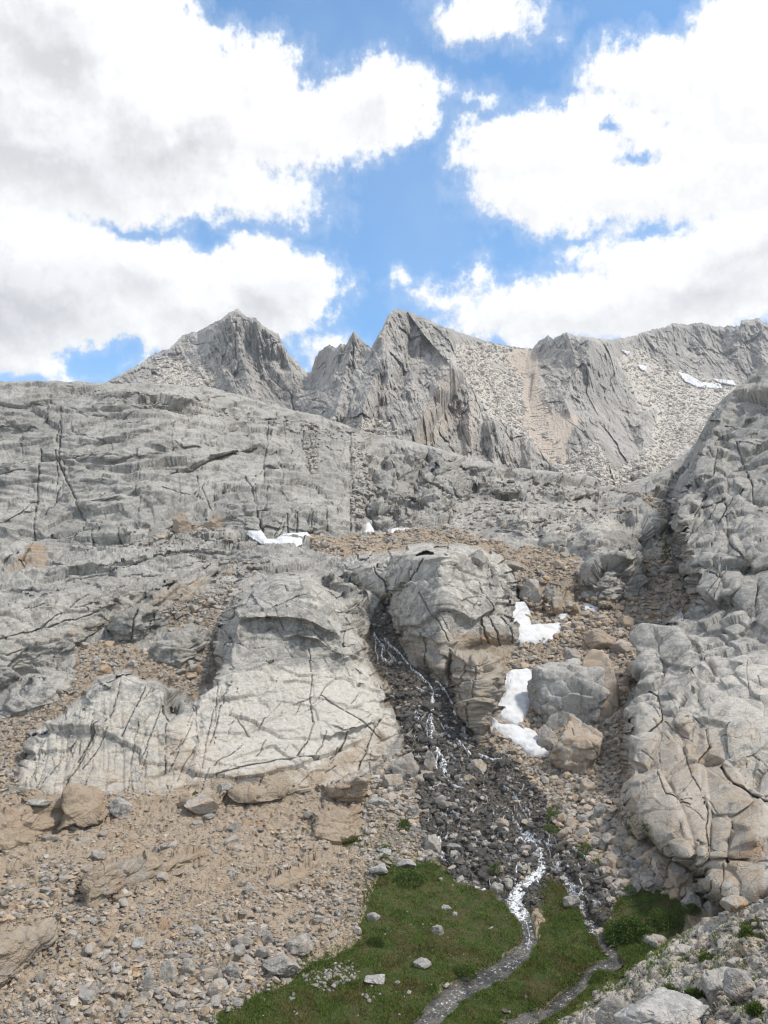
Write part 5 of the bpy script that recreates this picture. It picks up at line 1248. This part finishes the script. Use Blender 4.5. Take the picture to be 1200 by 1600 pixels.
CASC = [([(583, 992), (592, 1005), (600, 1012), (596, 1030), (612, 1045)], 4), ([(600, 1000), (612, 1012), (625, 1025), (640, 1042)], 3.2), ([(588, 998), (586, 1018), (592, 1035)], 2.4), ([(610, 1008), (606, 1022), (622, 1040)], 2.2), ([(640, 1045), (655, 1058), (672, 1072), (679, 1090)], 3),
        ([(675, 1090), (677, 1108), (672, 1122), (675, 1140), (673, 1158), (680, 1172)], 7), ([(671, 1118), (666, 1135), (668, 1155)], 3), ([(680, 1170), (686, 1180), (692, 1192), (696, 1216)], 10), ([(684, 1180), (680, 1195), (684, 1212)], 4), ([(679, 1067), (695, 1080), (712, 1100), (718, 1112)], 2.6), ([(716, 1110), (722, 1135), (727, 1156)], 2.2), ([(643, 1118), (650, 1128), (660, 1135)], 3), ([(665, 1120), (655, 1132), (648, 1140)], 2.0),
        ([(650, 1075), (668, 1085), (690, 1090)], 2.2), ([(712, 1158), (722, 1170), (735, 1185)], 3.2), ([(745, 1183), (765, 1190), (785, 1192)], 3), ([(690, 1215), (700, 1230), (720, 1240)], 2.5),
        ([(800, 1275), (802, 1290), (815, 1300)], 2.4), ([(822, 1300), (835, 1312), (850, 1318)], 5), ([(834, 1318), (846, 1330), (843, 1345)], 5), ([(846, 1345), (843, 1362), (838, 1378)], 5), ([(812, 1352), (806, 1370), (803, 1385)], 3.5), ([(845, 1355), (840, 1375), (842, 1390)], 4), ([(688, 1310), (690, 1330), (700, 1350), (712, 1364)], 3), ([(740, 1388), (760, 1392)], 3),
        ([(795, 1398), (810, 1410), (822, 1420)], 5), ([(822, 1440), (828, 1460), (824, 1480)], 5), ([(905, 1392), (925, 1412), (940, 1425)], 3), ([(895, 1330), (915, 1345), (935, 1362)], 2.5)]
for _ in range(130):
    q = sample([(655, 1090), (745, 1165), (790, 1185), (850, 1250), (860, 1300), (900, 1345), (930, 1420), (890, 1390), (850, 1360), (800, 1390), (740, 1375), (690, 1320), (650, 1250), (670, 1210), (640, 1150)], 1)[0]
    L = rng.uniform(5, 20); a = rng.uniform(-0.2, 0.9); pts = [(q[0], q[1])]
    for k in range(4): a += rng.normal() * 0.5; pts.append((pts[-1][0] + math.sin(a) * L / 4, pts[-1][1] + max(0.4, math.cos(a)) * L / 4))
    CASC.append((pts, rng.uniform(0.5, 1.3)))
fv, ff, base = [], [], 0
for pts, w in CASC:
    c_, t = resample(pts, 1.0)
    if len(c_) < 3: continue
    tg = np.gradient(c_, axis=0); tg /= np.linalg.norm(tg, axis=1, keepdims=True) + 1e-6; nm = np.stack([-tg[:, 1], tg[:, 0]], 1)
    wob = 0.65 + 0.6 * fbm(np.stack([c_[:, 0], c_[:, 1], c_[:, 0] * 0], 1), 7.0, 2, 52.0)
    c_ = c_ + nm * (1.3 * fbm(np.stack([c_[:, 0], c_[:, 1], c_[:, 0] * 0], 1), 5.0, 2, 53.0))[:, None]
    K = 7; off = np.linspace(-1, 1, K)
    uv = c_[:, None] + nm[:, None] * (off[None, :, None] * (w * 0.7 * wob)[:, None, None])
    pos = locate(uv[..., 0], uv[..., 1], GP) * 0.5 + locate(uv[..., 0], uv[..., 1], GSM) * 0.5
    pos = pos + locate(uv[..., 0], uv[..., 1], NSM) * (0.10 + 0.22 * (1 - off ** 2))[None, :, None]
    fv.append(pos.reshape(-1, 3)); ff.append(grid_faces(len(c_), K) + base); base += pos.shape[0] * K
o = make_mesh("cascade_water", np.concatenate(fv), np.concatenate(ff), None, True, [M_foam]); tag(o, kind='structure')

# ------------------------------------------------------------------ plants
M_leaf, N, b = new_mat("plant_leaves")
co = N.n('ShaderNodeTexCoord').outputs['Object']
r = N.attr('rnd').outputs['Fac']
pn_ = N.noise(co, 0.45, 4, 0.6).outputs[0]
c = N.mix(r, (0.038, 0.072, 0.010, 1), (0.155, 0.21, 0.036, 1))
c = N.mix(N.m('MULTIPLY', N.ramp(pn_, 0.47, 0.62), N.attr('dry').outputs['Fac']), c, (0.13, 0.095, 0.035, 1))
N.set(b, 'Base Color', c); b.inputs['Roughness'].default_value = 0.65; b.inputs['Specular IOR Level'].default_value = 0.25
def leaves(P_, Nn, ln, wd, name, dry, parent=None, droop=0.0, rmul=1.0):
    n = len(P_)
    side = np.cross(Nn, rng.normal(size=(n, 3))); side /= np.linalg.norm(side, axis=1, keepdims=True) + 1e-9
    a = P_ - side * wd[:, None] * 0.5; c_ = P_ + side * wd[:, None] * 0.5; m_ = P_ + Nn * ln[:, None] * 0.55 + side * wd[:, None] * 0.25; d = P_ + Nn * ln[:, None]
    d[:, 2] -= droop * ln
    V_ = np.stack([a, c_, m_, d], 1).reshape(-1, 3)
    k = np.arange(n) * 4
    Fc = np.concatenate([np.stack([k, k + 1, k + 2], 1), np.stack([k, k + 2, k + 3], 1)])
    return make_mesh(name, V_, Fc, {'rnd': np.repeat(rng.random(n) * rmul, 4), 'dry': np.full(n * 4, dry)}, False, [M_leaf], parent)
gpts = []
for k, p in enumerate(MEADOWS):
    A_ = np.array(p, float)
    area = 0.5 * abs(np.dot(A_[:, 0], np.roll(A_[:, 1], 1)) - np.dot(A_[:, 1], np.roll(A_[:, 0], 1)))
    n = int(min(area * (0.75 if k < 3 else 0.5), 42000))
    pp_ = p if k > 2 else [(x + (x - A_[:, 0].mean()) * 0.06, y + (y - A_[:, 1].mean()) * 0.06) for x, y in p]
    gpts.append(sample(pp_, n, np.clip(grass * 1.2 + 0.12, 0, 1), 0.1))
gpts = np.concatenate(gpts)
sp = [(x, y) for x, y in sample([(590, 1250), (660, 1300), (660, 1350), (560, 1400), (540, 1340)], 260)] + [(x, y) for x, y in sample([(850, 1240), (1000, 1270), (1100, 1400), (1000, 1400), (900, 1330)], 420)] + [(x, y) for x, y in sample([(900, 1590), (1150, 1420), (1200, 1420), (1200, 1600)], 260)]
for p in MEADOWS[:3]:
    e_, _ = resample(p + [p[0]], 1.0); e_ = e_[(e_[:, 1] < 1640)]; e_ = e_[rng.integers(0, len(e_), 1000)]; sp += [tuple(q) for q in e_ + rng.normal(size=e_.shape) * 9]
cl = np.repeat(np.array(sp), 9, 0) + rng.normal(size=(len(sp) * 9, 2)) * 2.2
gpts = np.concatenate([gpts, cl])
gp_ = locate(gpts[:, 0], gpts[:, 1])
K = 4
Pg = np.repeat(gp_, K, 0) + rng.normal(size=(len(gp_) * K, 3)) * np.array([0.06, 0.06, 0.0])
cl_n = np.clip(0.5 + 1.4 * fbm(Pg, 1.1, 3, 61.0), 0.1, 1.4)
dirs = rng.normal(size=(len(Pg), 3)) * 0.55 + np.array([0, 0, 1.0]); dirs /= np.linalg.norm(dirs, axis=1, keepdims=True)
o = leaves(Pg - np.array([0, 0, 0.03]), dirs, rng.uniform(0.07, 0.17, len(Pg)) * (0.45 + cl_n), rng.uniform(0.022, 0.05, len(Pg)), "meadow_grass", 0.6)
tag(o, kind='stuff')
M_stem, N, b = new_mat("shrub_stems"); b.inputs['Base Color'].default_value = (0.11, 0.08, 0.055, 1); b.inputs['Roughness'].default_value = 0.8
def shrub(px, py, wpx, hpx, label, dry=0.0, n=2600, bright=1.0):
    base = locate([px], [py + hpx * 0.4])[0]
    dist = (base - np.array([0, 0, CAMZ])) @ np.array([0, CP, SP])
    W_ = wpx * dist / F; H_ = hpx * dist / F
    root = bpy.data.objects.new("shrub", None); COL.objects.link(root); root.location = Vector([float(t) for t in base]); tag(root, label, "shrub")
    d = rng.normal(size=(n, 3)); d /= np.linalg.norm(d, axis=1, keepdims=True); d[:, 2] = np.abs(d[:, 2]) * 1.05 - 0.12
    rr = rng.uniform(0.55, 1.0, n) ** 0.5 * (0.82 + 0.34 * fbm(d * 2.0 + px, 0.8, 3, 62.0))
    P_ = d * rr[:, None] * np.array([W_ / 2, W_ / 2 * 0.85, H_ * 0.85])
    Nn = d * 0.6 + rng.normal(size=(n, 3)) * 0.6 + np.array([0, 0, 0.35]); Nn /= np.linalg.norm(Nn, axis=1, keepdims=True)
    lf = leaves(P_, Nn, rng.uniform(0.06, 0.13, n) * max(1, W_ / 2.2), rng.uniform(0.03, 0.05, n) * max(1, W_ / 2.2), "foliage", dry, root, rmul=bright)
    # branching stems
    vv, fq = [], []
    for k in range(14):
        a = rng.uniform(0, 6.283); tip = np.array([math.cos(a) * W_ * 0.36, math.sin(a) * W_ * 0.3, H_ * rng.uniform(0.4, 0.75)]); m_ = tip * np.array([0.45, 0.45, 0.6]) + rng.normal(size=3) * 0.04
        b0 = len(vv) * 1
        ring = []
        for c_, r_ in ((np.array([0, 0, -0.05]), 0.022), (m_, 0.014), (tip, 0.005)):
            for q in range(4): ring.append(c_ + r_ * np.array([math.cos(q * 1.57), math.sin(q * 1.57), 0]))
        b0 = len(vv); vv += ring
        for l in range(2):
            for q in range(4): fq.append((b0 + l * 4 + q, b0 + l * 4 + (q + 1) % 4, b0 + l * 4 + 4 + (q + 1) % 4, b0 + l * 4 + 4 + q))
    make_mesh("stem", np.array(vv), np.array(fq), None, True, [M_stem], root)
for q in [(985, 1448, 92, 44, "broad dark green willow bush right of the right hand stream", 0.0, 9000, 0.5), (1035, 1435, 60, 34, "dark green bush behind the broad willow, toward the buttress", 0.0, 4500, 0.7), (985, 1392, 28, 22, "small green shrub upstream of the broad willow", 0.0, 1200),
          (1173, 1466, 30, 24, "round green bush on the near bank by the right edge", 0.2, 1500, 0.8), (1050, 1562, 56, 34, "dark grey green bush among pale rocks low on the near bank", 0.3, 2600, 0.6), (1092, 1572, 40, 34, "dark bush under the blue grey boulder on the near bank", 0.3, 1800, 0.5), (1160, 1576, 34, 22, "low dark bush at the right below the blue grey boulder", 0.3, 1300, 0.5),
          (1108, 1500, 34, 16, "low dusty green bush high on the near bank", 0.6, 900, 0.7), (1190, 1588, 30, 20, "small bush in the bottom right corner", 0.4, 900, 0.7),
          (868, 1275, 34, 26, "green shrub in the gravel right of the dark fan, topmost of its group", 0.0, 1300, 0.8), (858, 1298, 26, 18, "green shrub just below the topmost one right of the fan", 0.0, 900, 0.8), (915, 1328, 36, 26, "green shrub among rocks above the right stream", 0.0, 1500, 0.8),
          (935, 1350, 34, 22, "low green shrub below the one above the right stream", 0.0, 1200, 0.8), (990, 1308, 22, 24, "green shrub against the foot of the buttress", 0.0, 900, 0.8), (775, 1358, 24, 28, "yellow green shrub in the fork between the streams", 0.8, 1100, 1.0), (600, 1345, 26, 18, "green shrub at the top left of the meadow", 0.0, 900, 0.8), (632, 1288, 22, 20, "green shrub on the left bank of the dark fan", 0.0, 900, 0.8),
          (1082, 1425, 30, 20, "dark shrub below the whitish buttress boulder", 0.0, 1200, 0.6), (640, 1370, 60, 22, "low dark willow along the meadow's upper edge", 0.0, 3200, 0.6), (588, 1470, 34, 24, "dark willow clump on the meadow's left side", 0.0, 1800, 0.6), (725, 1515, 46, 20, "low willow clump beside the bend of the left stream", 0.0, 2200, 0.7), (1040, 845, 10, 22, "small green clump high in the dark gully", 0.2, 500, 0.8)]:
    shrub(*q)
print("objects", len(bpy.data.objects))

# ------------------------------------------------------------------ thin mountain haze
x0, x1, y0, y1, z0, z1 = -3600, 3600, -1600, 5600, -31.0, 620.0
hv = np.array([(x, y, z) for z in (z0, z1) for y in (y0, y1) for x in (x0, x1)], float)
hf = np.array([(0, 2, 3, 1), (4, 5, 7, 6), (0, 1, 5, 4), (2, 6, 7, 3), (0, 4, 6, 2), (1, 3, 7, 5)])
M_haze = bpy.data.materials.new("haze"); M_haze.use_nodes = True
ht = M_haze.node_tree; ht.nodes.clear(); H = NT(ht)
pv = H.n('ShaderNodeVolumePrincipled'); pv.inputs['Color'].default_value = (0.86, 0.90, 0.96, 1); pv.inputs['Density'].default_value = 0.00018; pv.inputs['Anisotropy'].default_value = 0.2
ho = H.n('ShaderNodeOutputMaterial'); ht.links.new(pv.outputs[0], ho.inputs['Volume'])
hz = make_mesh("haze", hv, hf, None, False, [M_haze]); tag(hz, kind='stuff')
